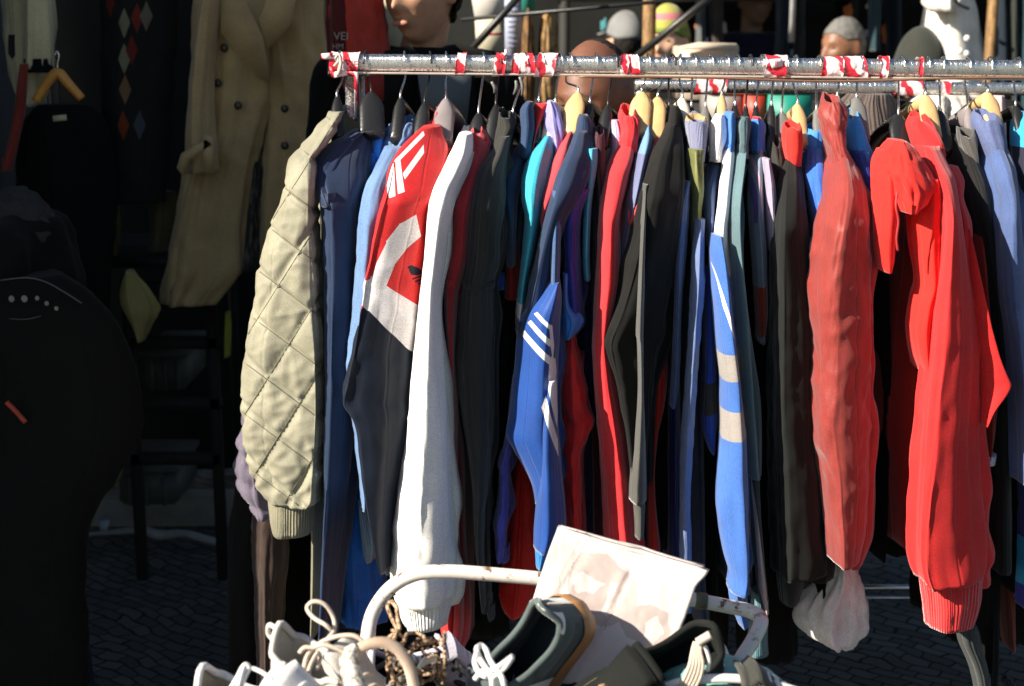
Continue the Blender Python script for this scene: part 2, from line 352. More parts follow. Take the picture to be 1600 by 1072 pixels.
# left stall: posts, back sheet, and a side sheet and unseen roof added for shade
st = thing('market_stall', (-1.4, 4.0, 0), 'dark clothes stall at the left, its tarp side and unseen roof added for shade', 'market stall')
def sheet(name, p, parent, mat, wav=.03, n=40, m=20, th=.004):
    a, b, c, d = [Vector(q) for q in p]; vs = []; fs = []; nr = (b - a).cross(d - a).normalized()
    for s in (0, 1):
        for i in range(m + 1):
            for j in range(n + 1):
                u, v = j / n, i / m; q = (a * (1 - u) + b * u) * (1 - v) + (d * (1 - u) + c * u) * v
                vs.append(q + nr * (wav * nsz(q.x * 3 + q.y * 3, q.z * .5, 2) + s * th))
    K = (n + 1) * (m + 1)
    for s in (0, 1):
        for i in range(m):
            for j in range(n):
                f = [s * K + i * (n + 1) + j, s * K + i * (n + 1) + j + 1, s * K + (i + 1) * (n + 1) + j + 1, s * K + (i + 1) * (n + 1) + j]
                fs.append(tuple(f if s else f[::-1]))
    return mesh(name, vs, fs, mat, parent)
sheet('added_shade_side', [(-1.6, 2.2, .02), (-1.6, 4.9, .02), (-1.6, 4.9, 2.45), (-1.6, 2.2, 2.45)], st, tarpm)
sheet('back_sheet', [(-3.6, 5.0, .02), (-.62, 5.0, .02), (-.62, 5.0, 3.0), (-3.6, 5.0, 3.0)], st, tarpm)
sheet('added_shade_roof', [(-3.6, 2.2, 2.50), (-1.56, 2.2, 2.47), (-1.56, 4.9, 2.47), (-3.6, 4.9, 2.50)], st, tarpm)
postm = plain('stall pole', (.10, .10, .10), .4, .7)
for x, y in ((-1.56, 2.5), (-.98, 4.92), (-1.56, 4.92)): MB().tube([(x, y, 0), (x, y, 3.0)], .018, 10, 1).build('post', postm, st)

# ------------------------------------------------------------------ clothes racks
RY = 2.80
def railz(px): return at(px, 98.5 + (px - 540) * 0.0095, RY)
def rbox_tube(p0, p1, hy, hz, r, name, mat, parent, seg=60):
    ring = []
    for cx, cz, a0 in ((hy - r, hz - r, 0), (-hy + r, hz - r, 90), (-hy + r, -hz + r, 180), (hy - r, -hz + r, 270)):
        for k in range(6): a = R(a0 + 18 * k); ring.append((cx + r * math.cos(a), cz + r * math.sin(a)))
    vs = []; fs = []; n = len(ring)
    for i in range(seg + 1):
        p = p0.lerp(p1, i / seg)
        for y, z in ring: vs.append((p.x, p.y + y, p.z + z))
    for i in range(seg):
        for j in range(n): k = (j + 1) % n; fs.append((i * n + j, i * n + k, (i + 1) * n + k, (i + 1) * n + j))
    fs.append(tuple(range(n))[::-1]); fs.append(tuple(seg * n + j for j in range(n)))
    return mesh(name, vs, fs, mat, parent)
rk = thing('clothes_rack', (0.3, RY, 0), 'long chrome clothes rack in front with red and white tape wound on its rail', 'clothes rack')
a, b = railz(520), railz(1790)
rbox_tube(a, b, .016, .0175, .012, 'rail', metal_rail, rk)
rbox_tube(a + Vector((0.03, -.0155, -.0185)), b + Vector((0, -.0155, -.0185)), .003, .0022, .002, 'rail_lip', plain('rail lip', (.55, .47, .40), .5, .3), rk)
up = MB(); ux = at(549, 150, RY + .02).x
up.tube([(ux, RY + .02, .05), (ux, RY + .02, a.z - .015)], .012, 14, 1); up.build('upright', metal_rail, rk)
MB().tube([(ux + .02, RY + .03, .05), (ux + .02, RY + .03, a.z - .02)], .006, 10, 1).build('inner_post', chrome, rk)
MB().box((ux + .012, RY + .02, a.z - .02), (.055, .03, .012), bev=.003).build('bracket', metal_rail, rk)
rxr = b.x - .05
MB().tube([(rxr, RY + .02, .05), (rxr, RY + .02, b.z - .015)], .013, 14, 1).build('upright', metal_rail, rk)
for x in (ux, rxr): MB().tube([(x, RY - .28, .06), (x, RY + .35, .06)], .012, 12, 1).build('foot', metal_rail, rk)
MB().tube([(ux, RY + .02, .16), (rxr, RY + .02, .16)], .01, 10, 1).build('lower_bar', chrome, rk)
cab = [at(x, 121 + 3.5 * math.sin(x * .011) * (1 if x > 1100 else .4) + (x - 900) * .006, RY - .02) for x in range(905, 1700, 45)]
MB().tube(cab, .0022, 6, 3).build('cable', plain('brown cable', (.20, .10, .06), .5), rk)

def tapemat(name, seed):
    m, nt, b = newmat(name); N = nt.nodes; L = nt.links
    tc = N.new('ShaderNodeTexCoord'); mp = N.new('ShaderNodeMapping'); mp.inputs['Location'].default_value = (seed, seed * .7, 0); mp.inputs['Rotation'].default_value = (0, R(24), 0); L.new(tc.outputs['Object'], mp.inputs[0])
    wv = N.new('ShaderNodeTexWave'); wv.inputs['Scale'].default_value = 9; wv.inputs['Distortion'].default_value = 5; wv.inputs['Detail'].default_value = 2; wv.inputs['Detail Scale'].default_value = 3; L.new(mp.outputs[0], wv.inputs['Vector'])
    n = N.new('ShaderNodeTexNoise'); n.inputs['Scale'].default_value = 75; n.inputs['Detail'].default_value = 3; L.new(tc.outputs['Object'], n.inputs['Vector'])
    ad = N.new('ShaderNodeMath'); ad.operation = 'MULTIPLY_ADD'; L.new(n.outputs['Fac'], ad.inputs[0]); ad.inputs[1].default_value = .8; L.new(wv.outputs['Fac'], ad.inputs[2])
    rp = N.new('ShaderNodeValToRGB'); L.new(ad.outputs[0], rp.inputs[0]); e = rp.color_ramp.elements
    e[0].position = .84; e[0].color = (.62, .03, .05, 1); e[1].position = .90; e[1].color = (.85, .72, .72, 1)
    L.new(rp.outputs[0], b.inputs['Base Color']); b.inputs['Roughness'].default_value = .35
    bp = N.new('ShaderNodeBump'); bp.inputs['Strength'].default_value = .7; bp.inputs['Distance'].default_value = .004; L.new(n.outputs['Fac'], bp.inputs['Height']); L.new(bp.outputs[0], b.inputs['Normal'])
    return m
def tape(x0, x1, skew, seed, Yc=RY, zc=None, rad=.020, parent=rk, py=None, half=False):
    vs = []; fs = []; n = 36; m = 10
    for i in range(m + 1):
        for j in range(n):
            a = 2 * math.pi * j / n; q = i / m
            px = x0 + (x1 - x0) * q + skew * math.sin(a)
            c = railz(px) if py is None else at(px, py, Yc)
            r = rad * (1 + .10 * nsz(px * .12 + seed, a * 2.1, seed)) * (1.05 if i in (0, m) else 1)
            ca, sa = math.cos(a), math.sin(a); e = .62
            vs.append(Vector((c.x, Yc + r * abs(ca) ** e * (1 if ca > 0 else -1), c.z + r * abs(sa) ** e * (1 if sa > 0 else -1))))
    for i in range(m):
        for j in range(n): k = (j + 1) % n; fs.append((i * n + j, i * n + k, (i + 1) * n + k, (i + 1) * n + j))
    return mesh('tape', vs, fs, tapemat('red and white tape', seed), parent)
for i, t in enumerate([(516, 561, 3), (713, 727, 3), (772, 790, 4), (800, 812, 3), (812, 836, -4), (838, 867, 5), (967, 981, 5), (982, 998, -3), (1192, 1226, 1), (1282, 1316, 3), (1318, 1351, -5), (1372, 1384, 2), (1432, 1438, 1)]):
    tape(*t, i * 1.7 + .3, rad=.0205 + .001 * (i % 3))
# loose tape ends at the rail's left tip
tm = tapemat('loose tape', 9)
tz = railz(520)
for q, pts in enumerate([[(501, 84), (520, 82), (520, 92), (503, 93)], [(514, 104), (520, 104), (524, 118), (518, 121)], [(519, 113), (548, 108), (550, 116), (521, 122)], [(541, 112), (560, 112), (558, 160), (556, 190), (554, 190), (553, 118)]]):
    MB().slab([at(x, y, RY - .024 - .002 * q) for x, y in pts], .0015).build('tape_end', tm, rk)
for px0, py0, px1, py1 in ((782, 84, 788, 98), (790, 78, 786, 88), (806, 126, 802, 148), (812, 120, 815, 150), (768, 128, 772, 146)):
    MB().tube([at(px0, py0, RY - .02), at((px0 + px1) / 2 + 3, (py0 + py1) / 2, RY - .022), at(px1, py1, RY - .018)], [.003, .004, .0012], 5, 3).build('tape_end', tm if py0 < 120 else plasg, rk)
MB().tube([at(524, 92, RY - .03), at(530, 85, RY - .03), at(533, 100, RY - .032), at(528, 118, RY - .03), at(531, 96, RY - .028), at(522, 104, RY - .03)], .003, 8, 4).build('string', plain('grey string', (.45, .42, .36), .9), rk)
def text(body, px, py, Y, size, mat, parent, rz=0.0, name='lettering', ext=.0006):
    cu = bpy.data.curves.new(name, 'FONT'); cu.body = body; cu.size = size; cu.extrude = ext; cu.align_x = 'CENTER'; cu.align_y = 'CENTER'
    t = bpy.data.objects.new(name, cu); col.objects.link(t); bpy.context.view_layer.update()
    me = bpy.data.meshes.new_from_object(t.evaluated_get(bpy.context.evaluated_depsgraph_get())); col.objects.unlink(t)
    m4 = Matrix.Translation(at(px, py, Y)) @ Matrix.Rotation(rz, 4, 'Y') @ Matrix.Rotation(R(90), 4, 'X'); me.transform(m4)
    me.materials.clear(); me.materials.append(mat)
    o = bpy.data.objects.new(name, me); col.objects.link(o); o.parent = parent
    if parent.type == 'EMPTY': o.matrix_parent_inverse = Matrix.Translation(parent.location).inverted()
    return o
redink = plain('red print', (.55, .02, .03), .6); whiteink = plain('white print', (.8, .76, .72), .7)
tmw = plain('white tape', (.82, .78, .77), .5)
MB().slab([at(x, y, RY - .0255) for x, y in ((1202, 93), (1222, 91), (1224, 103), (1206, 107))], .002).build('tape_patch', tmw, rk)
text('E', 1213, 99, RY - .0275, .014, redink, rk)
text('H', 1195, 101, RY - .0275, .014, whiteink, rk)
text('XE', 551, 101, RY - .0285, .018, redink, rk)

rk2 = thing('clothes_rack', (0.9, 3.25, 0), 'second chrome clothes rack standing just behind the taped front rack', 'clothes rack')
a2, b2 = at(992, 134, 3.25), at(1800, 141, 3.25)
rbox_tube(a2, b2, .014, .0145, .011, 'rail', metal_rail, rk2, 30)
for x in (a2.x + .01, b2.x - .02):
    MB().tube([(x, 3.25, .05), (x, 3.25, a2.z)], .011, 12, 1).build('upright', metal_rail, rk2)
    MB().tube([(x, 3.0, .05), (x, 3.5, .05)], .011, 12, 1).build('foot', metal_rail, rk2)
MB().tube([(a2.x, 3.3, at(1360, 916, 3.3).z), (b2.x, 3.3, at(1360, 919, 3.3).z)], .008, 10, 1).build('lower_bar', chrome, rk2)
MB().tube([(a2.x, 3.36, at(1360, 934, 3.36).z), (b2.x, 3.36, at(1360, 934, 3.36).z)], .004, 10, 1).build('lower_bar', chrome, rk2)
for i, (x0, x1) in enumerate(((1086, 1134), (1398, 1440), (1468, 1482))): tape(x0, x1, 2, i + 20.5, 3.25, rad=.0165, parent=rk2, py=135 + (x0 - 992) * .0085)

# ------------------------------------------------------------------ hangers
def hanger(hx, nx, ny, kind, what, yaw=None, Y=RY, w=None, look=None):
    mat = dict(wood=wood, black=plas, grey=plasg, clear=clearp, cream=cream, broad=plas)[kind]
    desc = dict(wood='pale wooden', black='black plastic', grey='grey plastic', clear='smoky see-through plastic', cream='cream plastic', broad='broad black moulded')[kind]
    yaw = -yaw if yaw is not None else random.uniform(0, .2)
    N = at(nx, ny, Y - .03)
    t = thing('clothes_hanger', (N.x, Y, N.z), f'{look or desc} hanger holding the {what}', 'hanger', 'hangers hooked on the front rail')
    rc = railz(hx); cy, sy = math.cos(yaw), math.sin(yaw)
    rr = .0235
    P = [N, N + Vector((0, .0, .018)), Vector((rc.x + sy * -.016, RY + .016, rc.z - .032)), Vector((rc.x, RY + rr, rc.z - .004)), Vector((rc.x, RY + .016, rc.z + .016)), Vector((rc.x, RY - .002, rc.z + .0225)),
         Vector((rc.x + sy * .012, RY - .017, rc.z + .016)), Vector((rc.x + sy * .022, RY - .0225, rc.z + .003 - random.random() * .006))]
    hm = plas if (hx in (572, 1285, 695) or (kind == 'black' and random.random() < .12)) else chrome
    P[0] = N + Vector((0, 0, -.01))
    MB().tube(P, .0021, 8, 5).build('hook', hm, t)
    MB().tube([N + Vector((0, 0, -.012)), N + Vector((0, 0, .004)), N + Vector((0, 0, .012))], [.0062, .0055, .003], 10, 1).build('collar', mat, t)
    ww = .84 * (w or 0) or dict(wood=.019, black=.010, grey=.014, clear=.017, cream=.013, broad=.024)[kind]
    for s in (-1, 1):
        vs = []; fs = []; n = 14; m = 12
        for i in range(m + 1):
            q = i / m; d = q * (.20 if s > 0 else .055); dz = -.002 - ((.050 * q + .022 * q * q) if s > 0 else .066 * q ** 1.3)
            hw = ww * (.45 + .75 * min(1, q * (2.2 if s > 0 else 3.2)) ** .7) * (1 if q < .93 or s < 0 else (1 - ((q - .93) / .07) ** 2 * .6)); hh = (.014 if kind != 'clear' else .02) * (1 - .3 * q)
            c = N + Vector((s * d * sy, s * d * cy, dz))
            for j in range(n):
                a = 2 * math.pi * j / n
                vs.append(c + Vector((math.cos(a) * hw * cy, -math.cos(a) * hw * sy, math.sin(a) * hh)))
        for i in range(m):
            for j in range(n): k = (j + 1) % n; fs.append((i * n + j, i * n + k, (i + 1) * n + k, (i + 1) * n + j))
        fs.append(tuple(range(n))[::-1]); fs.append(tuple(m * n + j for j in range(n)))
        mesh('arm', vs, fs, mat, t)
    return t
HG = 'garments packed along the front rail'
def garment(name, label, cat, pieces, body=None, bmat='black', bottom=880, bY=2.66, bD=.15):
    xs = [p[1][0] for p in pieces]; z = at(800, max(p[1][-1][0] for p in pieces), 2.6).z
    r0 = pieces[0][1][0]; t = thing(name, (at((r0[1] + r0[2]) / 2, 500, 2.7).x, 2.7, z), label, cat, HG)
    for p in pieces:
        part, rows, Yf, D, mat = p[:5]; kw = p[5] if len(p) > 5 else {}
        loft(part, rows, Yf, D, M[mat] if isinstance(mat, str) else mat, t, **kw)
        if part in ('sleeve', 'shoulder') and rows[-1][0] - rows[0][0] > 190 and 'quilt' not in kw:
            y0 = rows[0][0]; r2 = [(y, xl + .42 * (xr - xl), xr + 6 + 5 * math.sin(y * .013 + xl)) for y, xl, xr in rows if y >= y0 + 20]
            if len(r2) > 3: loft('panel', r2, Yf + .055, .05, M[mat] if isinstance(mat, str) else mat, t, ridge=-.4, lean=.12 if y0 < 300 else 0, n=40)
    if body: loft('body', body, bY, bD, M[bmat] if isinstance(bmat, str) else bmat, t, lean=.06, amp=.6, n=32, step=12)
    return t
# ------------------------------------------------------------------ the garments, left to right
# G0 dark quilted jacket and the long dark coats behind the bomber
mk('pgq', C['purplegrey'], wr=.5)
garment('quilted_coat', 'purplish grey quilted coat half hidden behind the khaki bomber jacket', 'coat',
        [('sleeve', [(560, 392, 450), (640, 379, 450), (700, 368, 450), (750, 365, 450), (785, 372, 450), (808, 392, 440), (815, 400, 430)], 2.66, .05, 'pgq', dict(puff=.05, crumple=.6))],
        [(240, 488, 515), (400, 440, 500), (600, 400, 500), (780, 362, 480), (900, 352, 470), (1100, 350, 470)], bY=2.78, bD=.08)
garment('long_trousers', 'dull brown trousers hanging lowest below the khaki bomber cuff', 'trousers',
        [('leg', [(780, 398, 448), (880, 396, 446), (960, 398, 440), (1110, 402, 436)], 2.72, .04, mk('bro', (.045, .028, .022)), dict(crumple=.3))])
# G1 bomber
Q = (1.0, .93, 94, 1.0, -1.42, 138)
kh = mk('khakishell', C['khaki'], rough=.6, sheen=.15, wr=.35, weave=1200, bump=.1, wscale=30)
khd = mk('khakirib', (.27, .25, .17), ribs=60)
garment('bomber_jacket', 'khaki bomber jacket with a diamond quilted sleeve, leftmost on the front rail', 'jacket',
        [('sleeve', [(176, 514, 534), (200, 496, 524), (225, 475, 508), (250, 455, 492), (300, 442, 493), (350, 424, 494), (400, 409, 497), (450, 398, 499), (500, 388, 502), (550, 379, 505), (600, 374, 506), (650, 374, 507), (700, 379, 507), (740, 387, 506), (765, 396, 505), (785, 410, 500), (795, 420, 492)], 2.55, .062, kh, dict(crease=.3, ridge=0.75, quilt=Q, amp=.35, n=150, step=2.6, seed=3)),
         ('cuff', [(780, 414, 492), (800, 417, 491), (825, 420, 489), (843, 423, 486)], 2.565, .042, khd, dict(amp=.25, lean=0)),
         ('collar', [(172, 518, 552), (190, 516, 566), (215, 512, 568), (240, 505, 560)], 2.68, .05, mk('khdark', (.14, .14, .08)), dict(lean=.08))],
        [(230, 490, 552), (400, 496, 535), (700, 490, 520), (900, 488, 516), (1000, 486, 512)], khd, bY=2.72)
from mathutils.bvhtree import BVHTree
def stitches():
    t = [o for o in bpy.data.objects if o.name == 'bomber_jacket'][0]; sl_ = [c for c in t.children if c.name.startswith('sleeve')][0]
    bv = BVHTree.FromPolygons([v.co for v in sl_.data.vertices], [tuple(p.vertices) for p in sl_.data.polygons]); o = Vector((0, 0, CAMZ)); mb = MB()
    lines = [[((1134 + 118 * k - y) / 1.58, y) for y in range(180, 792, 6)] for k in range(-5, 5)] + [[(x, .75 * x + 120 + 80 * k) for x in range(366, 530, 5)] for k in range(-6, 5)]
    for ln in lines:
        run = []
        for x, y in ln + [(0, 0)]:
            h = bv.ray_cast(o, (at(x, y, 1) - o).normalized())[0] if 178 < y < 790 else None
            if h: run.append(h + Vector((0, -.0004, 0)))
            else:
                if len(run) > 3: mb.tube(run, .0009, 5, 1)
                run = []
    mb.build('stitching', mk('thread', (.12, .11, .07)), t)
stitches()
hanger(532, 527, 158, 'black', 'khaki bomber jacket', .1)
# G2 navy jacket with folded hood
garment('hooded_jacket', 'dark navy jacket with a slumped shoulder, next to the khaki bomber jacket', 'jacket',
        [('sleeve', [(205, 550, 575), (220, 525, 578), (240, 500, 575), (262, 486, 572), (285, 486, 572), (320, 500, 566), (400, 505, 562), (500, 506, 562), (600, 507, 560), (700, 507, 552), (800, 506, 542), (900, 504, 530), (1000, 500, 525)], 2.54, .07, mk('navyshell', (.012, .026, .065), rough=.6, wr=.5, wscale=14), dict(ridge=-0.6, amp=1.0, fz=1.6)),
         ('hood', [(208, 552, 572), (218, 528, 560), (235, 500, 552), (262, 485, 535), (290, 488, 522), (325, 500, 530)], 2.535, .05, M['navyshell'], dict(amp=1.1, n=60, step=4))])
hanger(572, 580, 152, 'broad', 'dark navy jacket', .12, w=.024)
# G3b royal tracksuit + G3 light blue jacket
garment('track_jacket', 'bright royal blue jacket whose hem shows low down behind the pale blue denim sleeve', 'jacket',
        [('collar', [(198, 582, 600), (215, 580, 602), (240, 579, 600)], 2.66, .04, mk('rblue', (.035, .22, .72)), dict(amp=1.3)),
         ('front', [(240, 575, 598), (330, 553, 580), (430, 548, 575), (560, 540, 570), (680, 534, 580), (800, 529, 590), (900, 526, 600), (945, 528, 604), (978, 531, 600)], 2.66, .05, mk('rblue2', (.02, .13, .50)), dict(lean=.04)),
         ('hem', [(940, 532, 604), (985, 532, 600)], 2.655, .05, M['rblue2'], dict(lean=0))])
garment('denim_jacket', 'washed pale blue jacket with a scrunched collar, left of the red, white and navy one', 'jacket',
        [('sleeve', [(232, 600, 640), (262, 585, 628), (290, 570, 620), (330, 561, 612), (380, 557, 606), (450, 553, 598), (540, 546, 592), (600, 544, 588), (680, 553, 590), (760, 560, 590), (800, 563, 588)], 2.50, .05, mk('pale', (.12, .21, .38), wr=.6), dict(ridge=-0.2, crumple=.4)),
         ('collar', [(188, 624, 648), (198, 606, 652), (212, 600, 648), (236, 597, 636)], 2.66, .045, M['pale'], dict(amp=1.8, crumple=1.6, n=70, step=3)),
         ('strap', [(232, 594, 632), (244, 596, 630)], 2.60, .05, M['navy'], dict(lean=.1, opened=False)),
         ('cuff', [(788, 560, 574), (820, 563, 582), (850, 566, 590), (876, 568, 588), (882, 570, 584)], 2.62, .035, mk('palec', (.20, .32, .42), ribs=30), dict(crumple=.5, lean=0))],
        [(290, 590, 620), (600, 560, 600), (860, 560, 600)], 'black', bY=2.70)
hanger(632, 626, 160, 'black', 'bright royal blue jacket', -.1)
hanger(672, 664, 168, 'black', 'washed pale blue jacket', -.2, w=.014)
# G4 red/white/navy panelled track jacket
W_ = (.66, .63, .64); NV = (.005, .009, .020)
Y4 = 2.47
reg = [([(500, 482), (574, 480), (650, 566), (700, 1010), (500, 1010)], Y4, NV),
       ([(560, 484), (567, 438), (598, 430), (604, 470), (612, 520), (575, 484)], Y4, W_),
       ([(574, 484), (580, 430), (604, 446), (675, 500), (675, 595), (646, 562)], Y4, W_),
       ([(624, 350), (650, 336), (657, 371), (634, 390)], Y4, W_), ([(604, 376), (626, 348), (637, 387), (616, 414)], Y4, W_), ([(589, 410), (607, 373), (618, 411), (604, 446), (578, 446)], Y4, W_),
       # arrow emblem leaf and bars
       ([(636, 418), (642, 416), (653, 423), (659, 432), (650, 434), (641, 431)], Y4, NV),
       ([(643, 437), (660, 434), (660, 436.5), (644, 439.5)], Y4, NV), ([(647, 442), (661, 439), (661, 441.5), (648, 445)], Y4, NV), ([(651, 447), (662, 444), (662, 446), (652, 449)], Y4, NV),
       # shoulder stripes
       ([(658, 208), (661, 214), (624, 251), (616, 251)], Y4 + .08, (.8, .77, .76)), ([(616, 250), (624, 250), (635, 296), (625, 299)], Y4 + .04, (.8, .77, .76)),
       ([(660, 228), (662, 240), (636, 276), (632, 268)], Y4 + .07, (.8, .77, .76)), ([(611, 256), (616, 262), (621, 302), (612, 305), (605, 289)], Y4 + .04, (.8, .77, .76))]
rj = fab('panelled jacket cloth', (.54, .02, .022), rough=.6, sheen=.08, regions=reg, wr=.3)
nj = fab('navy lower sleeve', NV, rough=.7, sheen=.3)
garment('panelled_track_jacket', 'red, white and navy panelled track jacket with shoulder stripes and a small leaf emblem', 'track jacket',
        [('sleeve', [(200, 660, 688), (215, 645, 690), (235, 626, 697), (260, 611, 697), (290, 604, 694), (310, 599, 690), (340, 590, 682), (400, 577, 672), (440, 568, 667), (480, 562, 662), (540, 552, 654), (600, 540, 650), (634, 533, 646), (652, 546, 644), (680, 554, 640), (740, 562, 628), (800, 572, 618), (860, 584, 612), (900, 594, 610)], 2.455, .055, rj, dict(ridge=-0.7, amp=.45, n=72, step=4)),
         ('collar', [(172, 678, 704), (188, 672, 706), (205, 662, 702), (225, 660, 700)], 2.67, .045, fab('red rib collar', C['red'], ribs=50, regions=[([(680, 178), (688, 178), (716, 238), (704, 238)], 2.66, NV)]), dict()),
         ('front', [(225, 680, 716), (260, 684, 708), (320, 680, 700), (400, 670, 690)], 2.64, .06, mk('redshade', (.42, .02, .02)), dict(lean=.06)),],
        [(300, 665, 700), (500, 630, 680), (700, 600, 650), (900, 598, 640)], nj, bY=2.66)
hanger(697, 697, 166, 'clear', 'red, white and navy panelled track jacket', -.12, w=.020)
# G5 white track jacket
garment('white_track_jacket', 'white track jacket with a ribbed cuff hanging over the cart handle', 'track jacket',
        [('sleeve', [(212, 716, 738), (240, 704, 738), (270, 690, 728), (300, 675, 715), (330, 667, 708), (400, 662, 694), (450, 657, 688), (500, 652, 688), (560, 646, 691), (600, 642, 694), (700, 632, 701), (800, 619, 706), (860, 610, 709), (900, 605, 711), (935, 606, 712), (955, 613, 708)], 2.43, .058, mk('wshell', (.86, .83, .79), rough=.55, sheen=.1, wr=.35, var=.04), dict(ridge=0.0, amp=.5, n=60, crumple=.12)),
         ('cuff', [(945, 618, 704), (965, 622, 702), (990, 630, 697)], 2.45, .045, mk('wrib', (.84, .81, .77), ribs=55, var=.04), dict(amp=.3, lean=0)),
         ('collar', [(206, 720, 738), (220, 712, 742), (244, 706, 738)], 2.64, .04, M['wshell'], dict(amp=1.3))],
        [(300, 690, 720), (500, 670, 700), (900, 650, 700)], 'wshell', bY=2.64, bD=.12)
hanger(755, 748, 184, 'black', 'white track jacket', -.15, w=.015)
# G6 red jacket
garment('zip_jacket', 'coral red zip jacket squeezed between the white track jacket and the charcoal hoodie', 'jacket',
        [('sleeve', [(210, 736, 756), (228, 728, 766), (250, 724, 764), (270, 716, 758), (295, 707, 752), (330, 703, 742), (400, 698, 736), (440, 692, 724), (470, 693, 716), (560, 697, 713), (640, 700, 714), (720, 703, 715), (860, 706, 718), (940, 706, 724), (1000, 704, 724), (1040, 702, 716)], 2.54, .055, mk('coral', (.58, .045, .055), sheen=.4), dict(ridge=0.2, amp=.6)),
         ('seam', [(440, 696, 716), (446, 695, 717), (451, 696, 716)], 2.532, .052, M['coral'], dict(lean=0, opened=False, amp=.3)),
         ('collar', [(206, 738, 754), (214, 733, 762), (232, 730, 766)], 2.62, .045, M['coral'], dict(amp=1.0)),
         ('hem', [(860, 708, 722), (960, 690, 726), (1010, 690, 722), (1040, 700, 712)], 2.56, .06, M['red'], dict(lean=0))],
        [(300, 716, 752), (500, 700, 735), (900, 702, 740), (1030, 700, 740)], mk('darkred', (.16, .012, .012)), bY=2.68)  # body is a darker copy of the coral, shade in the colour
hanger(780, 775, 172, 'black', 'coral red zip jacket', -.25)
# G7 charcoal hoodie
garment('charcoal_hoodie', 'faded black sweatshirt with a seam across its sleeve, right of the coral jacket', 'hoodie',
        [('sleeve', [(215, 778, 800), (240, 768, 795), (262, 752, 792), (285, 743, 790), (320, 736, 790), (370, 732, 786), (420, 727, 782), (448, 723, 772), (500, 717, 772), (560, 712, 770), (620, 715, 769), (700, 727, 768), (760, 735, 764), (796, 738, 762), (800, 738, 760), (880, 742, 757), (960, 750, 760)], 2.50, .055, mk('charc', (.028, .028, .024), sheen=.2, wr=.3), dict(ridge=0.15, amp=.6)),
         ('seam', [(446, 724, 771), (451, 723, 772), (456, 725, 771)], 2.492, .055, M['charc'], dict(lean=0, opened=False, amp=.4)),
         ('collar', [(178, 778, 800), (192, 776, 806), (212, 772, 800), (232, 768, 798)], 2.64, .045, M['charc'], dict(amp=1.6, crumple=1)),
         ('second_sleeve', [(560, 756, 768), (700, 757, 769), (840, 752, 765), (930, 755, 768)], 2.56, .04, M['charc'], dict(lean=0)),
         ('cuff', [(925, 752, 766), (950, 756, 770), (972, 761, 774)], 2.56, .035, mk('charrib', (.05, .05, .045), ribs=30), dict(lean=0, amp=.3))],
        [(240, 785, 812), (400, 770, 800), (900, 765, 790)], 'black', bY=2.64)
hanger(820, 802, 184, 'black', 'faded black sweatshirt', -.3)
# G8 navy jacket with red lining
garment('lined_jacket', 'navy jacket with a stand-up collar and red lining, right of the faded black sweatshirt', 'jacket',
        [('sleeve', [(228, 812, 835), (248, 797, 828), (265, 783, 822), (285, 774, 818), (310, 777, 812), (350, 788, 808), (420, 790, 806)], 2.58, .05, mk('nj8', (.025, .05, .11), sheen=.25), dict()),
         ('collar', [(160, 822, 834), (172, 812, 836), (200, 812, 838), (235, 811, 832)], 2.65, .04, M['nj8'], dict(amp=.9)),
         ('lining', [(162, 838, 868), (172, 834, 858), (210, 834, 840), (262, 824, 831)], 2.69, .03, M['red'], dict(lean=.05, amp=.4)),
         ('red_panel', [(335, 795, 806), (400, 790, 812), (470, 788, 814)], 2.63, .03, mk('reddk', (.30, .02, .012)), dict(lean=0)),
         ('blue_patch', [(430, 770, 788), (455, 769, 788)], 2.60, .02, M['royal'], dict(lean=0, amp=.2, opened=False))],
        [(260, 800, 830), (420, 785, 815), (640, 780, 806), (800, 780, 800)], 'black', bY=2.66)
hanger(848, 842, 166, 'black', 'navy jacket with red lining', -.2)
# lilac shirt and turquoise jacket
garment('lilac_shirt', 'lilac shirt with its collar turned up, above the turquoise shoulder', 'shirt',
        [('collar', [(158, 856, 864), (168, 853, 874), (190, 853, 882), (212, 858, 884), (235, 864, 878)], 2.66, .035, mk('lil', C['lilac'], wr=.6), dict(amp=1.0, crumple=.8)),
         ('sleeve', [(225, 860, 880), (300, 858, 876), (400, 850, 870)], 2.66, .04, M['lil'], dict())])
hanger(875, 868, 168, 'cream', 'lilac shirt', -.3)
garment('turquoise_jacket', 'shiny turquoise jacket with a white band above its cuff, between lilac and pink-red garments', 'jacket',
        [('sleeve', [(213, 848, 866), (232, 836, 864), (258, 822, 860), (285, 815, 856), (310, 815, 850), (345, 820, 844), (400, 816, 836), (440, 812, 826), (480, 808, 822), (520, 806, 818), (540, 808, 814)], 2.55, .05, fab('turquoise shell', (.05, .38, .50), rough=.4, sheen=.1, wr=.6, regions=[([(800, 474), (830, 474), (830, 516), (800, 516)], 2.56, (.75, .70, .70)), ([(800, 516), (830, 516), (830, 560), (800, 560)], 2.56, (.02, .03, .05))]), dict(ridge=-0.4, crumple=.3))],
        [(300, 828, 850), (420, 815, 840), (680, 800, 830)], 'black', bY=2.66)
garment('violet_windbreaker', 'violet nylon windbreaker sleeve hanging low behind the blue striped track jacket', 'windbreaker',
        [('sleeve', [(600, 800, 812), (680, 792, 803), (712, 786, 800), (730, 778, 797), (750, 780, 796), (800, 777, 794), (820, 772, 792), (850, 773, 790), (882, 775, 786)], 2.54, .035, mk('vio', (.09, .08, .36), rough=.5, wr=.8), dict(lean=0, crumple=1.2, n=60))])
garment('pinkish_jacket', 'narrow strip of coral jacket just left of the navy hoodie shoulder', 'jacket',
        [('sleeve', [(200, 888, 902), (225, 876, 896), (250, 866, 892), (280, 856, 884), (310, 847, 872), (340, 844, 854), (360, 845, 850)], 2.57, .04, M['coral'], dict())])
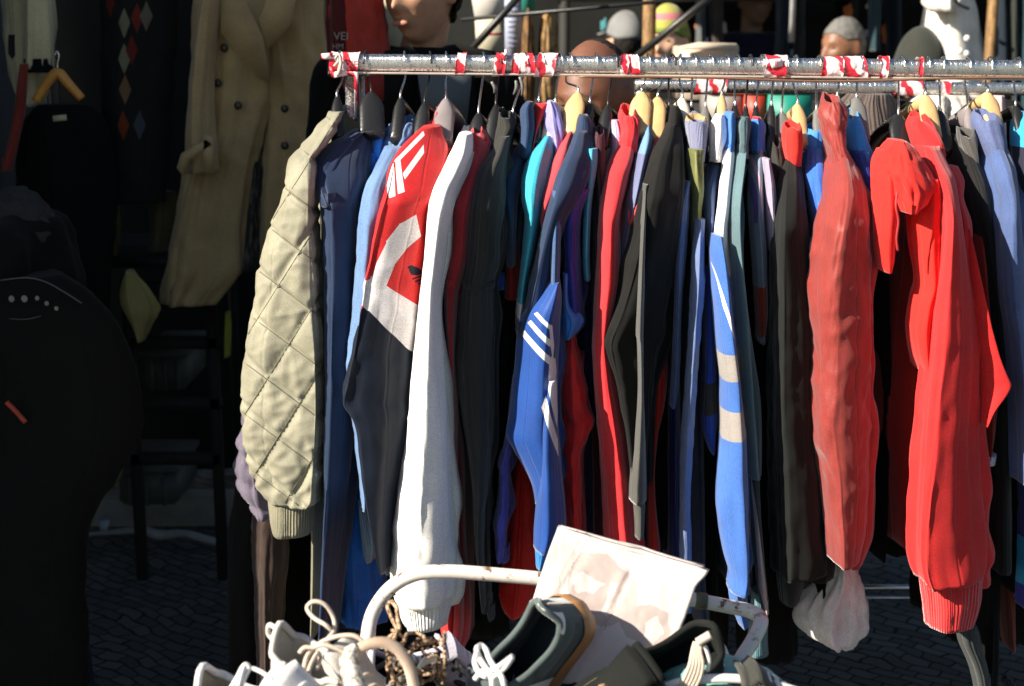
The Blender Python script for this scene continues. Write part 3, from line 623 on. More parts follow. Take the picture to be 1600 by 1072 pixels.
hanger(890, 903, 152, 'wood', 'narrow coral jacket', -.35, w=.02)
garment('red_rain_jacket', 'bright red jacket showing low between the violet sleeve and the blue striped jacket', 'jacket',
        [('front', [(680, 806, 834), (760, 797, 840), (860, 788, 845), (920, 782, 842), (955, 783, 830), (970, 790, 815)], 2.66, .05, mk('redny', (.62, .018, .012), rough=.5, wr=.6), dict(lean=0, crumple=.3)),],
        [(300, 840, 862), (600, 815, 838), (940, 795, 830)], 'redny', bY=2.74, bD=.06)
# G11 navy hoodie, G12 blue striped jacket
garment('navy_hoodie', 'navy hoodie draped over the royal blue jacket with three white stripes', 'hoodie',
        [('sleeve', [(205, 900, 928), (230, 890, 930), (255, 878, 928), (285, 866, 922), (320, 857, 905), (360, 847, 886), (400, 839, 873), (440, 830, 868), (480, 821, 864), (510, 812, 850), (528, 806, 830)], 2.51, .05, mk('nh', (.018, .034, .080), sheen=.22), dict(ridge=-0.65, amp=.5)),
         ('collar', [(180, 906, 918), (190, 902, 926), (215, 896, 930), (235, 893, 928)], 2.62, .045, M['nh'], dict(amp=.8)),
         ('fold', [(300, 864, 880), (380, 862, 876), (440, 861, 874), (500, 861, 872), (560, 862, 871)], 2.50, .03, mk('nh2', (.05, .10, .22), sheen=.4), dict(lean=.03))],  # lighter navy on the fold paints in its sunlit face
        [(250, 900, 935), (330, 880, 905), (520, 876, 890)], 'nh', bY=2.62, bD=.12)
Y12 = 2.485; WW = (.78, .74, .76)
r12 = [([(834.5, 492.8), (840, 489.4), (862, 509.5), (862, 518)], Y12, WW), ([(824.7, 508), (829.8, 503), (861, 532), (860, 543)], Y12, WW), ([(811.3, 525), (817, 518), (859, 557), (859, 571)], Y12, WW),
       ([(858, 508), (863, 508), (871, 590), (869, 600), (861, 545)], Y12, WW), ([(859, 560), (868, 556), (872, 650), (871, 672), (856, 606)], Y12, WW), ([(846, 636), (853, 618), (872, 690), (873, 716)], Y12, WW)]
sj = fab('royal stripe jersey', (.010, .055, .25), rough=.55, sheen=.5, regions=r12)
garment('striped_track_jacket', 'royal blue track jacket with three white stripes slanting across its bent sleeve', 'track jacket',
        [('sleeve', [(445, 862, 876), (465, 845, 878), (485, 828, 878), (510, 813, 876), (535, 807, 875), (570, 804, 873), (610, 801, 872), (660, 795, 872), (690, 790, 874), (712, 800, 876), (740, 816, 878), (770, 830, 876), (800, 836, 868)], 2.48, .045, sj, dict(ridge=0.25, amp=.2, n=60, lean=0, crease=.4)),
         ('forearm', [(600, 856, 871), (650, 847, 872), (700, 843, 874), (760, 841, 880), (800, 838, 884), (840, 835, 884), (868, 834, 872)], 2.465, .04, sj, dict(amp=.3, lean=0)),
         ('cuff', [(862, 837, 862), (893, 838, 850)], 2.48, .03, mk('blcuff', (.03, .20, .55), ribs=30), dict(lean=0))],
        [(470, 860, 880), (700, 860, 890), (860, 850, 885)], sj, bY=2.60, bD=.1)
hanger(930, 922, 168, 'black', 'navy hoodie', -.25)
garment('blue_shirt', 'deep blue short-sleeved shirt with a sunlit sleeve edge painted lighter, above the wrinkled red jacket', 'shirt',
        [('sleeve', [(300, 890, 922), (340, 880, 908), (400, 880, 906), (450, 882, 908), (490, 884, 912), (515, 882, 906), (532, 882, 892)], 2.545, .045, mk('dbl', (.02, .035, .24), rough=.45, sheen=.2, wr=.7), dict(lean=0, crumple=.5)),
         ('sleeve_edge', [(430, 880, 888), (480, 880, 890), (500, 880, 910), (514, 880, 908), (532, 881, 893)], 2.53, .03, mk('sbl', (.04, .20, .60), rough=.45, sheen=.2), dict(lean=0, crumple=.6))])  # sunlit end of the sleeve, painted as a lighter blue piece
garment('wrinkled_red_jacket', 'wrinkled scarlet jacket sleeve with a pointed elbow, right of the three white stripes', 'jacket',
        [('sleeve', [(525, 884, 897), (560, 880, 903), (600, 877, 911), (640, 875, 918), (668, 875, 926), (690, 875, 918), (720, 876, 908), (780, 879, 908), (840, 884, 908), (880, 890, 906)], 2.55, .05, mk('rny', (.60, .022, .022), rough=.5, wr=.8, wscale=14), dict(ridge=0.1, lean=0, crumple=.9, n=64))])
garment('dark_navy_coat', 'plain dark navy coat filling the gap right of the wrinkled scarlet sleeve', 'coat',
        [('front', [(200, 905, 935), (350, 900, 935), (500, 900, 930), (650, 908, 936), (800, 908, 938), (870, 910, 938)], 2.66, .09, mk('dnv', (.012, .018, .065)), dict(n=32))])
garment('burgundy_knit', 'burgundy knitted cardigan with a cyan lapel, left of the bright red sweater', 'cardigan',
        [('collar', [(205, 930, 946), (235, 926, 948), (300, 930, 948), (360, 935, 942)], 2.60, .04, mk('wineknit', (.075, .018, .025), ribs=40), dict()),
         ('lapel', [(233, 917, 933), (260, 916, 932), (300, 914, 927), (330, 913, 924), (400, 911, 922), (440, 914, 923)], 2.58, .025, mk('cyl', (.07, .42, .56), rough=.5), dict(lean=.05)),
         ('front', [(300, 926, 950), (500, 922, 945), (700, 920, 945), (860, 925, 945)], 2.65, .08, 'wine', dict())])
hanger(960, 950, 172, 'black', 'burgundy knitted cardigan', -.3, w=.013)
garment('lilac_windbreaker', 'pale lilac windbreaker collar peeking out left of the bright red sweater', 'windbreaker',
        [('collar', [(188, 955, 966), (200, 953, 972), (225, 955, 972), (260, 950, 962)], 2.66, .03, mk('lil2', (.42, .38, .52)), dict(amp=1.3))])
garment('red_sweater', 'bright red sweater with a rolled collar, its sleeve reaching the cardboard', 'sweater',
        [('sleeve', [(225, 966, 996), (250, 956, 994), (275, 947, 986), (310, 942, 978), (350, 938, 970), (400, 936, 970), (450, 932, 968), (500, 929, 960), (540, 927, 956), (600, 928, 966), (650, 932, 976), (700, 937, 984), (770, 942, 992), (860, 946, 1000), (900, 950, 1000)], 2.525, .055, mk('rsw', (.64, .028, .034), sheen=.35), dict(ridge=-0.1, amp=.55)),
         ('collar', [(173, 970, 994), (182, 966, 1001), (200, 970, 1000), (225, 967, 998)], 2.63, .045, M['rsw'], dict(amp=1.5, crumple=.8, n=60)),],
        [(260, 975, 1000), (500, 950, 990), (860, 950, 1000)], mk('rswd', (.40, .015, .01)), bY=2.66)  # darker red on the body paints the shade behind the sleeve
hanger(1012, 1003, 151, 'wood', 'bright red sweater', -.2, w=.021)
garment('pale_blue_shirt', 'pale blue shirt sliver right of the bright red sweater', 'shirt',
        [('sleeve', [(192, 1004, 1020), (215, 1002, 1022), (245, 996, 1016), (285, 988, 1008), (330, 978, 1000), (380, 969, 990), (430, 970, 984)], 2.57, .04, fab('pale blue cotton', (.16, .30, .52), regions=[([(950, 245), (1040, 245), (1040, 500), (950, 500)], 2.58, (.15, .17, .30))]), dict())])
hanger(1038, 1028, 159, 'wood', 'pale blue shirt', -.2, w=.019)
garment('salmon_top', 'thin salmon pink top pressed against the big black hoodie shoulder', 'top',
        [('sleeve', [(212, 1022, 1034), (240, 1012, 1030), (270, 1004, 1022), (310, 992, 1008), (345, 980, 996), (352, 980, 986)], 2.56, .035, M['coral'], dict())])
hanger(1050, 1045, 174, 'black', 'thin salmon pink top', -.25, w=.012)
# G18 black hoodie
garment('black_hoodie', 'large black hoodie with its elbow poking left and a thin cuffed sleeve in front', 'hoodie',
        [('sleeve', [(195, 1044, 1066), (215, 1036, 1068), (240, 1022, 1070), (265, 1013, 1071), (300, 1004, 1072), (350, 991, 1068), (400, 979, 1062), (450, 966, 1056), (500, 951, 1050), (536, 938, 1046), (556, 942, 1040), (600, 957, 1030), (650, 969, 1022), (700, 978, 1016), (760, 984, 1012)], 2.50, .055, mk('bh', (.005, .005, .0045), sheen=.08), dict(ridge=-0.75, amp=.6)),
         ('collar', [(167, 1050, 1062), (180, 1047, 1067), (210, 1042, 1069)], 2.61, .045, M['bh'], dict(amp=1.2)),
         ('forearm', [(290, 1006, 1014), (360, 1002, 1010), (440, 998, 1008), (528, 995, 1006), (540, 997, 1006), (620, 998, 1007), (690, 993, 1009), (760, 986, 1011), (790, 985, 1011)], 2.47, .028, mk('bh2', (.07, .068, .058), sheen=.5), dict(lean=.05, amp=.4)),  # lit fold edge: sunlight put into the lighter grey cloth
         ('cuff', [(782, 990, 1009), (815, 992, 1008), (845, 993, 1007)], 2.48, .026, mk('bhr', (.075, .073, .062), ribs=26), dict(lean=0, amp=.3))],
        [(230, 1040, 1072), (500, 1020, 1050), (860, 1010, 1060)], 'black', bY=2.66)
hanger(1063, 1066, 160, 'cream', 'large black hoodie', .1, w=.012)
garment('scarlet_vest', 'scarlet garment seen as a long sliver right of the big black hoodie', 'vest',
        [('front', [(455, 1020, 1032), (500, 1018, 1036), (560, 1017, 1043), (610, 1016, 1044), (650, 1015, 1038), (680, 1015, 1030), (760, 1014, 1024), (870, 1012, 1032)], 2.59, .05, mk('scv', (.50, .02, .01)), dict(lean=0))])
hanger(1085, 1080, 174, 'black', 'scarlet garment', -.1)
garment('indigo_jacket', 'deep indigo jacket in shade left of the ribbed lavender collar', 'jacket',
        [('front', [(220, 1056, 1078), (300, 1050, 1072), (420, 1046, 1066), (600, 1040, 1064), (860, 1040, 1066), (960, 1040, 1066)], 2.63, .08, mk('ind', (.010, .014, .09)), dict())])
# G19 rib collar, olive sleeve, denim legs
garment('ribbed_collar_jacket', 'olive and blue jacket with a flared lavender ribbed collar standing straight up', 'jacket',
        [('collar', [(184, 1072, 1106), (192, 1070, 1109), (215, 1073, 1107), (240, 1076, 1104)], 2.58, .04, fab('lavender rib', (.24, .25, .38), ribs=60, regions=[([(1060, 180), (1120, 180), (1120, 190), (1060, 190)], 2.64, (.55, .38, .18))]), dict(lean=.03, amp=.4)),
         ('sleeve', [(235, 1077, 1104), (260, 1077, 1103), (300, 1080, 1102), (335, 1081, 1098), (370, 1084, 1097), (400, 1086, 1094), (435, 1087, 1090)], 2.56, .04, mk('olsh', (.13, .14, .04), rough=.5, wr=.7), dict(lean=.03, crumple=.7)),
         ('blue_sleeve', [(285, 1070, 1080), (310, 1062, 1078), (345, 1058, 1076), (400, 1056, 1072), (480, 1055, 1066), (600, 1050, 1062), (640, 1048, 1056)], 2.54, .03, mk('dnm', (.08, .12, .26), rough=.6, wr=.6), dict(lean=.03, crumple=.5)),
         ('long_sleeve', [(345, 1090, 1102), (380, 1086, 1101), (450, 1081, 1101), (520, 1077, 1096), (600, 1072, 1090), (700, 1066, 1084), (780, 1064, 1080), (860, 1064, 1080), (960, 1066, 1082)], 2.52, .03, mk('dnm2', (.12, .17, .32), rough=.6, wr=.6), dict(lean=.02, crumple=.7))],
        [(300, 1084, 1106), (500, 1070, 1100), (900, 1070, 1104), (1000, 1080, 1112)], mk('dnmd', (.02, .03, .07)), bY=2.64)  # body in darkened denim, gap shade painted in
hanger(1110, 1102, 174, 'grey', 'olive and blue jacket with the lavender ribbed collar', -.2, w=.011)
garment('denim_shirt', 'slim denim shirt with a cream white collar under a narrow wooden hanger', 'shirt',
        [('collar', [(180, 1120, 1132), (195, 1112, 1136), (220, 1110, 1135), (240, 1111, 1128)], 2.60, .04, mk('crw', (.80, .76, .70)), dict(amp=1.2)),
         ('sleeve', [(228, 1113, 1132), (260, 1110, 1129), (285, 1103, 1125), (310, 1100, 1120), (340, 1103, 1118), (390, 1106, 1114)], 2.56, .035, mk('dns', (.10, .15, .30), wr=.6), dict(crumple=.4)),
         ('hem', [(420, 1098, 1114), (560, 1100, 1122), (650, 1096, 1126), (690, 1102, 1120), (712, 1110, 1118)], 2.56, .04, fab('royal dark sleeve', (.015, .05, .28), regions=[([(1080, 606), (1140, 590), (1140, 640), (1080, 655)], 2.57, (.03, .03, .028))]), dict(lean=0)),],
        [(300, 1104, 1120), (600, 1090, 1120), (960, 1090, 1125)], 'black', bY=2.66)
hanger(1136, 1128, 156, 'wood', 'slim denim shirt', -.1, w=.010)
Y21 = 2.475; GB = (.30, .27, .25)
r21 = [([(1090, 562), (1170, 562 - 12), (1170, 590), (1090, 611)], Y21, GB), ([(1090, 652), (1175, 640), (1175, 686), (1090, 700)], Y21, GB),
       ([(1110, 420), (1117, 416), (1142, 500), (1152, 560), (1147, 562), (1130, 480)], Y21, (.8, .74, .72))]
garment('banded_sweatshirt', 'cornflower blue sweatshirt sleeve with two grey bands and a white piping line', 'sweatshirt',
        [('shoulder', [(222, 1134, 1150), (250, 1131, 1149), (290, 1127, 1145), (330, 1123, 1142), (370, 1118, 1140), (420, 1114, 1144), (450, 1118, 1146)], 2.52, .035, mk('wb', (.74, .72, .76), sheen=.1), dict(amp=.5)),
         ('collar', [(176, 1136, 1150), (190, 1132, 1152), (215, 1134, 1151), (235, 1133, 1149)], 2.60, .04, mk('cbl', (.06, .17, .50)), dict(amp=1.3)),
         ('sleeve', [(372, 1115, 1128), (400, 1112, 1134), (450, 1114, 1141), (500, 1118, 1146), (562, 1124, 1153), (600, 1128, 1158), (650, 1129, 1163), (700, 1128, 1168), (740, 1124, 1170), (790, 1121, 1172), (840, 1126, 1172), (880, 1134, 1172), (910, 1142, 1170), (935, 1140, 1166)], 2.465, .045, fab('cornflower fleece', (.05, .135, .42), sheen=.5, regions=r21, wr=.5), dict(lean=.02, amp=.45, n=56, ridge=.35)),
         ('cuff', [(925, 1140, 1168), (950, 1144, 1170), (985, 1156, 1172)], 2.48, .035, mk('cbr', (.06, .16, .45), ribs=34), dict(lean=0, amp=.5))],
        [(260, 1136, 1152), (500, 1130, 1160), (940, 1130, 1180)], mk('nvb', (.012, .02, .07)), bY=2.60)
hanger(1152, 1148, 172, 'black', 'cornflower blue sweatshirt', -.1, w=.010)
garment('teal_polo', 'teal grey top with a rolled rib collar and one very thin straight sleeve', 'top',
        [('collar', [(184, 1160, 1172), (192, 1153, 1176), (212, 1154, 1174), (235, 1155, 1170)], 2.59, .035, mk('tlr', (.06, .11, .13), ribs=46), dict(amp=1.2)),
         ('sleeve', [(228, 1155, 1170), (260, 1150, 1166), (300, 1144, 1161), (340, 1142, 1158), (400, 1144, 1160), (480, 1148, 1168), (560, 1155, 1174), (640, 1162, 1179), (700, 1166, 1184), (752, 1169, 1188)], 2.50, .035, mk('tls', (.10, .17, .19), sheen=.5), dict(amp=.4, ridge=.3)),
         ('stripe_panel', [(750, 1171, 1188), (800, 1174, 1190), (860, 1178, 1194), (920, 1184, 1199), (962, 1192, 1203)], 2.51, .028, fab('striped tape knit', (.03, .05, .05), regions=[([(1174, 750), (1185, 750), (1198, 920), (1204, 965), (1198, 965), (1187, 920)], 2.515, (.52, .42, .40)), ([(1188.5, 750), (1190, 750), (1206, 965), (1204.5, 965)], 2.515, (.10, .25, .22))]), dict(lean=0, amp=.2)),
         ('cuff', [(930, 1176, 1198), (980, 1172, 1202), (1030, 1168, 1203)], 2.58, .03, mk('tlc', (.12, .24, .27), ribs=36), dict(lean=0, amp=.4))],
        [(260, 1160, 1180), (600, 1165, 1195), (960, 1170, 1200)], 'black', bY=2.62)
hanger(1172, 1165, 176, 'black', 'teal grey top with the thin sleeve', -.1, w=.009)
r23 = [([(1178, 240), (1183, 225), (1187, 300), (1184, 350), (1180, 350)], 2.56, (.10, .06, .22)), ([(1190, 230), (1193, 225), (1196, 330), (1192, 360)], 2.56, (.55, .32, .36))]
garment('striped_shirt', 'shirt striped in teal, mauve and blue, right of the thin teal sleeve', 'shirt',
        [('collar', [(184, 1178, 1190), (196, 1176, 1198), (225, 1176, 1196)], 2.62, .035, fab('royal collar', (.05, .20, .62), regions=[([(1170, 180), (1210, 180), (1210, 190), (1170, 188)], 2.65, (.5, .03, .04))]), dict(amp=1.0)),
         ('sleeve', [(212, 1188, 1195), (240, 1178, 1195), (280, 1174, 1196), (330, 1173, 1195), (380, 1176, 1198), (440, 1180, 1200), (500, 1184, 1200), (540, 1186, 1194)], 2.56, .035, fab('mauve striped cotton', (.18, .22, .30), regions=r23 + [([(1170, 455), (1200, 448), (1200, 520), (1176, 545)], 2.56, (.28, .03, .015))]), dict()),],
        [(260, 1180, 1200), (540, 1180, 1205), (900, 1185, 1210)], 'black', bY=2.64)
hanger(1190, 1181, 174, 'black', 'shirt striped in teal, mauve and blue', -.15, w=.009)
garment('lilac_grey_blouse', 'smooth lilac grey blouse wedged left of the black sleeve with the red collar', 'blouse',
        [('sleeve', [(250, 1195, 1204), (290, 1196, 1211), (340, 1198, 1214), (380, 1203, 1213), (400, 1207, 1212)], 2.56, .03, mk('lgb', (.34, .30, .40)), dict(lean=.03)),
         ('body', [(380, 1196, 1214), (600, 1192, 1212), (900, 1195, 1215)], 2.64, .08, 'black', dict())])
garment('black_polo', 'black top with a creased dark collar under a grey flared hanger', 'top',
        [('collar', [(220, 1204, 1222), (235, 1202, 1226), (262, 1205, 1226), (285, 1214, 1224)], 2.60, .04, mk('bpo', (.03, .03, .026)), dict(amp=1.2, crumple=.8))])
hanger(1212, 1205, 172, 'black', 'smooth lilac grey blouse', -.1, w=.009)
hanger(1228, 1221, 184, 'grey', 'black top with the creased collar', -.05, w=.018)
garment('red_collar_sweatshirt', 'long black sweatshirt with a red folded collar on a rounded wooden hanger', 'sweatshirt',
        [('sleeve', [(244, 1226, 1252), (265, 1220, 1256), (285, 1217, 1258), (330, 1213, 1262), (400, 1209, 1270), (480, 1208, 1278), (560, 1206, 1282), (640, 1205, 1284), (720, 1206, 1288), (800, 1208, 1294), (870, 1210, 1300), (912, 1212, 1300)], 2.50, .055, mk('bsw', (.008, .009, .008), sheen=.12), dict(ridge=-0.55, amp=.4)),
         ('collar', [(196, 1228, 1254), (205, 1225, 1257), (225, 1225, 1257), (247, 1227, 1254)], 2.61, .045, mk('rco', (.62, .03, .022)), dict(amp=.9, lean=-.02)),
         ('cuff', [(908, 1216, 1262), (930, 1219, 1256), (950, 1221, 1250)], 2.53, .04, mk('bsr', (.03, .032, .028), ribs=36), dict(lean=0, amp=.4))],
        [(280, 1245, 1262), (420, 1250, 1280), (900, 1250, 1300), (960, 1250, 1300)], 'black', bY=2.62)
hanger(1243, 1246, 170, 'wood', 'long black sweatshirt with the red collar', 0, w=.014)
garment('blue_nylon_shirt', 'glossy royal blue shirt left of the crumpled maroon jacket', 'shirt',
        [('sleeve', [(215, 1261, 1288), (245, 1258, 1291), (275, 1257, 1295), (310, 1262, 1297), (350, 1270, 1296), (420, 1274, 1292), (480, 1276, 1288)], 2.57, .045, mk('bny', (.04, .13, .52), rough=.4, wr=.8), dict(crumple=.5)),
         ('collar', [(200, 1264, 1286), (212, 1261, 1289), (235, 1260, 1288)], 2.64, .04, mk('bnc', (.06, .24, .68)), dict(amp=1.1))])
hanger(1279, 1275, 180, 'grey', 'glossy royal blue shirt', 0, w=.010, look='slim brownish grey plastic')
mrn = mk('mrn', (.25, .036, .030), rough=.5, sheen=.4, wr=.7, wscale=18)
garment('maroon_jacket', 'crumpled maroon nylon jacket with a tall bunched collar and a wide sleeve', 'jacket',
        [('sleeve', [(240, 1300, 1330), (262, 1298, 1344), (285, 1296, 1354), (320, 1291, 1361), (370, 1280, 1365), (420, 1271, 1367), (470, 1268, 1368), (520, 1273, 1368), (570, 1274, 1368), (620, 1272, 1368), (665, 1268, 1368), (700, 1274, 1366), (750, 1285, 1364), (800, 1291, 1361), (850, 1297, 1357), (892, 1300, 1350)], 2.45, .06, mrn, dict(ridge=-0.45, amp=.30, n=84, step=4, crumple=.16, crease=1.3, seed=5)),
         ('collar', [(153, 1290, 1314), (165, 1285, 1324), (182, 1284, 1327), (205, 1289, 1322), (235, 1297, 1324), (262, 1301, 1336)], 2.56, .045, mrn, dict(amp=1.2, n=64, crumple=1.0, step=3))],
        [(280, 1320, 1362), (500, 1310, 1366), (880, 1310, 1355)], mrn, bY=2.6, bD=.12)
hanger(1315, 1308, 158, 'cream', 'crumpled maroon nylon jacket', 0, w=.010)
garment('white_pullover', 'white sleeve with a gathered hem hanging out below the maroon jacket', 'pullover',
        [('sleeve', [(700, 1284, 1310), (800, 1288, 1325), (880, 1292, 1336), (915, 1286, 1342), (940, 1266, 1348), (965, 1252, 1352), (990, 1252, 1352), (1006, 1262, 1346), (1018, 1284, 1334)], 2.60, .045, mk('wpo', (.84, .78, .74), wr=.8), dict(lean=0, crumple=.6, n=64, opened=False))])
garment('azure_hoodie', 'azure and royal blue sweatshirt collar right of the maroon jacket', 'sweatshirt',
        [('collar', [(180, 1324, 1346), (192, 1321, 1352), (215, 1323, 1358), (236, 1326, 1364), (246, 1332, 1366)], 2.58, .04, mk('azu', (.05, .28, .66)), dict(lean=.08, amp=.8)),
         ('shoulder', [(236, 1332, 1358), (270, 1340, 1366), (320, 1350, 1372), (400, 1358, 1374)], 2.60, .04, mk('azr', (.03, .07, .38)), dict(lean=.03))],
        [(300, 1350, 1376), (600, 1360, 1385), (880, 1345, 1380)], 'black', bY=2.66)
hanger(1343, 1338, 160, 'grey', 'azure and royal blue sweatshirt', 0, w=.017, look='dark grey barrel-ended')
# G29 red hooded jacket
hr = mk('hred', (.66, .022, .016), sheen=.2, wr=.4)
garment('hooded_red_jacket', 'red padded jacket with a big drooping hood, left of the pinkish red sweatshirt', 'jacket',
        [('hood', [(222, 1398, 1418), (235, 1388, 1436), (255, 1382, 1450), (280, 1384, 1462), (300, 1392, 1466), (320, 1402, 1455), (336, 1412, 1436)], 2.44, .06, hr, dict(lean=.06, amp=.8, n=72, crumple=.8, opened=False, step=3)),
         ('hood_side', [(236, 1378, 1398), (255, 1367, 1405), (290, 1366, 1408), (340, 1370, 1406), (390, 1368, 1402), (415, 1371, 1400), (428, 1378, 1394)], 2.47, .05, hr, dict(lean=.04, amp=.5, opened=False)),
         ('sleeve', [(282, 1436, 1474), (310, 1428, 1484), (350, 1426, 1486), (400, 1432, 1482), (450, 1438, 1478), (480, 1430, 1472), (520, 1426, 1464), (560, 1432, 1456), (590, 1442, 1450)], 2.46, .05, hr, dict(lean=.03, amp=.5))],
        [(300, 1400, 1460), (400, 1398, 1460), (520, 1384, 1450), (700, 1372, 1440), (860, 1380, 1430)], mk('qred', (.30, .02, .012), wr=.5), bY=2.6, bD=.12)  # shadowed quilting: the red is darkened in the colour
_h = [o for o in bpy.data.objects if o.name == 'hooded_red_jacket'][0]
MB().tube([at(1402, 300, 2.43), at(1400, 322, 2.425), at(1404, 345, 2.43), at(1401, 372, 2.435), at(1403, 392, 2.44)], .0022, 8, 4).build('drawcord', plain('red cord', (.45, .03, .03), .7), _h)
hanger(1409, 1403, 186, 'black', 'red padded jacket with the drooping hood', 0, w=.021, look='shiny black flared')
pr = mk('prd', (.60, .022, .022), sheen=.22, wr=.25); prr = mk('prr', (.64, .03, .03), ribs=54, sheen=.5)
garment('pink_red_sweatshirt', 'big pinkish red sweatshirt with a wide ribbed cuff and an elbow flaring to the right', 'sweatshirt',
        [('sleeve', [(232, 1440, 1476), (262, 1450, 1490), (285, 1462, 1500), (310, 1470, 1504), (350, 1474, 1510), (400, 1470, 1518), (450, 1464, 1526), (500, 1457, 1536), (560, 1450, 1540), (620, 1442, 1540), (700, 1436, 1540), (770, 1430, 1542), (830, 1427, 1546), (880, 1428, 1551), (905, 1432, 1551), (925, 1440, 1546)], 2.42, .06, pr, dict(ridge=-0.75, amp=.45, n=72, fz=1.3, sexp=1.5, crease=.6, seed=38)),
         ('collar', [(180, 1428, 1450), (192, 1422, 1462), (215, 1428, 1472), (240, 1436, 1478)], 2.55, .045, pr, dict(amp=.8, lean=.1)),
         ('elbow', [(360, 1500, 1514), (420, 1508, 1526), (470, 1512, 1538), (520, 1520, 1549), (560, 1528, 1561), (590, 1530, 1574), (603, 1531, 1580), (618, 1531, 1572), (645, 1532, 1550), (668, 1533, 1538)], 2.46, .04, pr, dict(lean=.02, amp=.3, ridge=.7)),
         ('cuff', [(915, 1442, 1546), (950, 1446, 1540), (990, 1450, 1529)], 2.445, .045, prr, dict(lean=0, amp=.3)),
         ('lower_panel', [(620, 1536, 1562), (680, 1540, 1556), (724, 1540, 1548)], 2.54, .03, mk('rbn', (.26, .02, .015)), dict(lean=0)),
         ('trim', [(716, 1538, 1560), (730, 1537, 1558)], 2.535, .03, mk('wtr', (.55, .55, .62)), dict(lean=0, opened=False, amp=.2))],
        [(300, 1490, 1520), (600, 1500, 1545), (900, 1460, 1545)], mk('prd2', (.35, .02, .015)), bY=2.56)  # shaded copy of the sleeve red for the body behind
hanger(1449, 1446, 156, 'wood', 'big pinkish red sweatshirt', .05, w=.018)
garment('grey_collar_hoodie', 'black hoodie with a heather grey collar fold, right of the pinkish red sweatshirt', 'hoodie',
        [('collar', [(205, 1500, 1526), (222, 1502, 1530), (245, 1510, 1530), (278, 1520, 1530)], 2.60, .04, mk('hgr', (.07, .065, .06), sheen=.5), dict(amp=.9)),
         ('sleeve', [(212, 1486, 1518), (250, 1492, 1532), (300, 1505, 1550), (380, 1520, 1562), (500, 1540, 1568), (700, 1548, 1580), (900, 1546, 1580)], 2.56, .055, mk('blk3', (.010, .010, .010), sheen=.1), dict())],
        [(200, 1480, 1500), (300, 1490, 1530), (600, 1540, 1580), (930, 1545, 1590)], 'black', bY=2.66)
hanger(1472, 1468, 180, 'black', 'plain black top behind the pinkish red collar', .1)
hanger(1513, 1511, 180, 'clear', 'black hoodie with the grey collar', .1, w=.013)
garment('black_leggings', 'pair of black leggings dangling lowest at the right with a knotted end', 'leggings',
        [('leg', [(985, 1500, 1526), (1000, 1499, 1532), (1012, 1502, 1534), (1050, 1518, 1545), (1085, 1526, 1552)], 2.60, .03, mk('lgg', (.045, .05, .048)), dict(lean=0)), 
         ('second_leg', [(900, 1540, 1565), (1000, 1540, 1562), (1085, 1540, 1560)], 2.66, .03, 'black', dict(lean=0))])
garment('slate_sweatshirt', 'slate blue sweatshirt on a pale wooden hanger, last full garment at the right edge', 'sweatshirt',
        [('sleeve', [(228, 1540, 1578), (255, 1546, 1588), (285, 1553, 1594), (310, 1561, 1597), (360, 1562, 1602), (420, 1562, 1606), (480, 1566, 1608), (520, 1572, 1610), (600, 1578, 1614), (680, 1582, 1614), (760, 1584, 1616)], 2.50, .055, mk('slt', (.07, .11, .25), sheen=.3), dict(ridge=-0.5, amp=.7)),
         ('collar', [(180, 1530, 1562), (190, 1524, 1572), (215, 1530, 1575), (244, 1540, 1576)], 2.60, .045, mk('slt2', (.10, .125, .25), sheen=.25), dict(amp=.6)),
         ],
        [(300, 1575, 1610), (600, 1580, 1620), (880, 1575, 1620)], 'black', bY=2.62)
hanger(1546, 1543, 152, 'wood', 'slate blue sweatshirt', .05, w=.018)
garment('red_brown_skirt', 'dark reddish brown skirt hem in deep shade near the bottom right', 'skirt',
        [('front', [(850, 1562, 1588), (900, 1562, 1586), (1020, 1574, 1586)], 2.70, .04, mk('rbs', (.16, .03, .015)), dict(lean=0))])
garment('cyan_shirt', 'cyan shirt with a violet blue hem cut off by the right edge of the photo', 'shirt',
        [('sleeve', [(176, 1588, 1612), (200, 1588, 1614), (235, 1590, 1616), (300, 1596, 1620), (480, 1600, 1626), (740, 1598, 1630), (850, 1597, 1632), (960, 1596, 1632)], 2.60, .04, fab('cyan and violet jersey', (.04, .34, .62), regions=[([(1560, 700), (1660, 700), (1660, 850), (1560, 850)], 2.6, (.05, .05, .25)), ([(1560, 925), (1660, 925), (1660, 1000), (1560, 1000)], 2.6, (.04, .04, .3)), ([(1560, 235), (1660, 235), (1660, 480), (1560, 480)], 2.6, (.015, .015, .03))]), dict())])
hanger(1590, 1586, 172, 'black', 'cyan shirt at the right edge', .1)
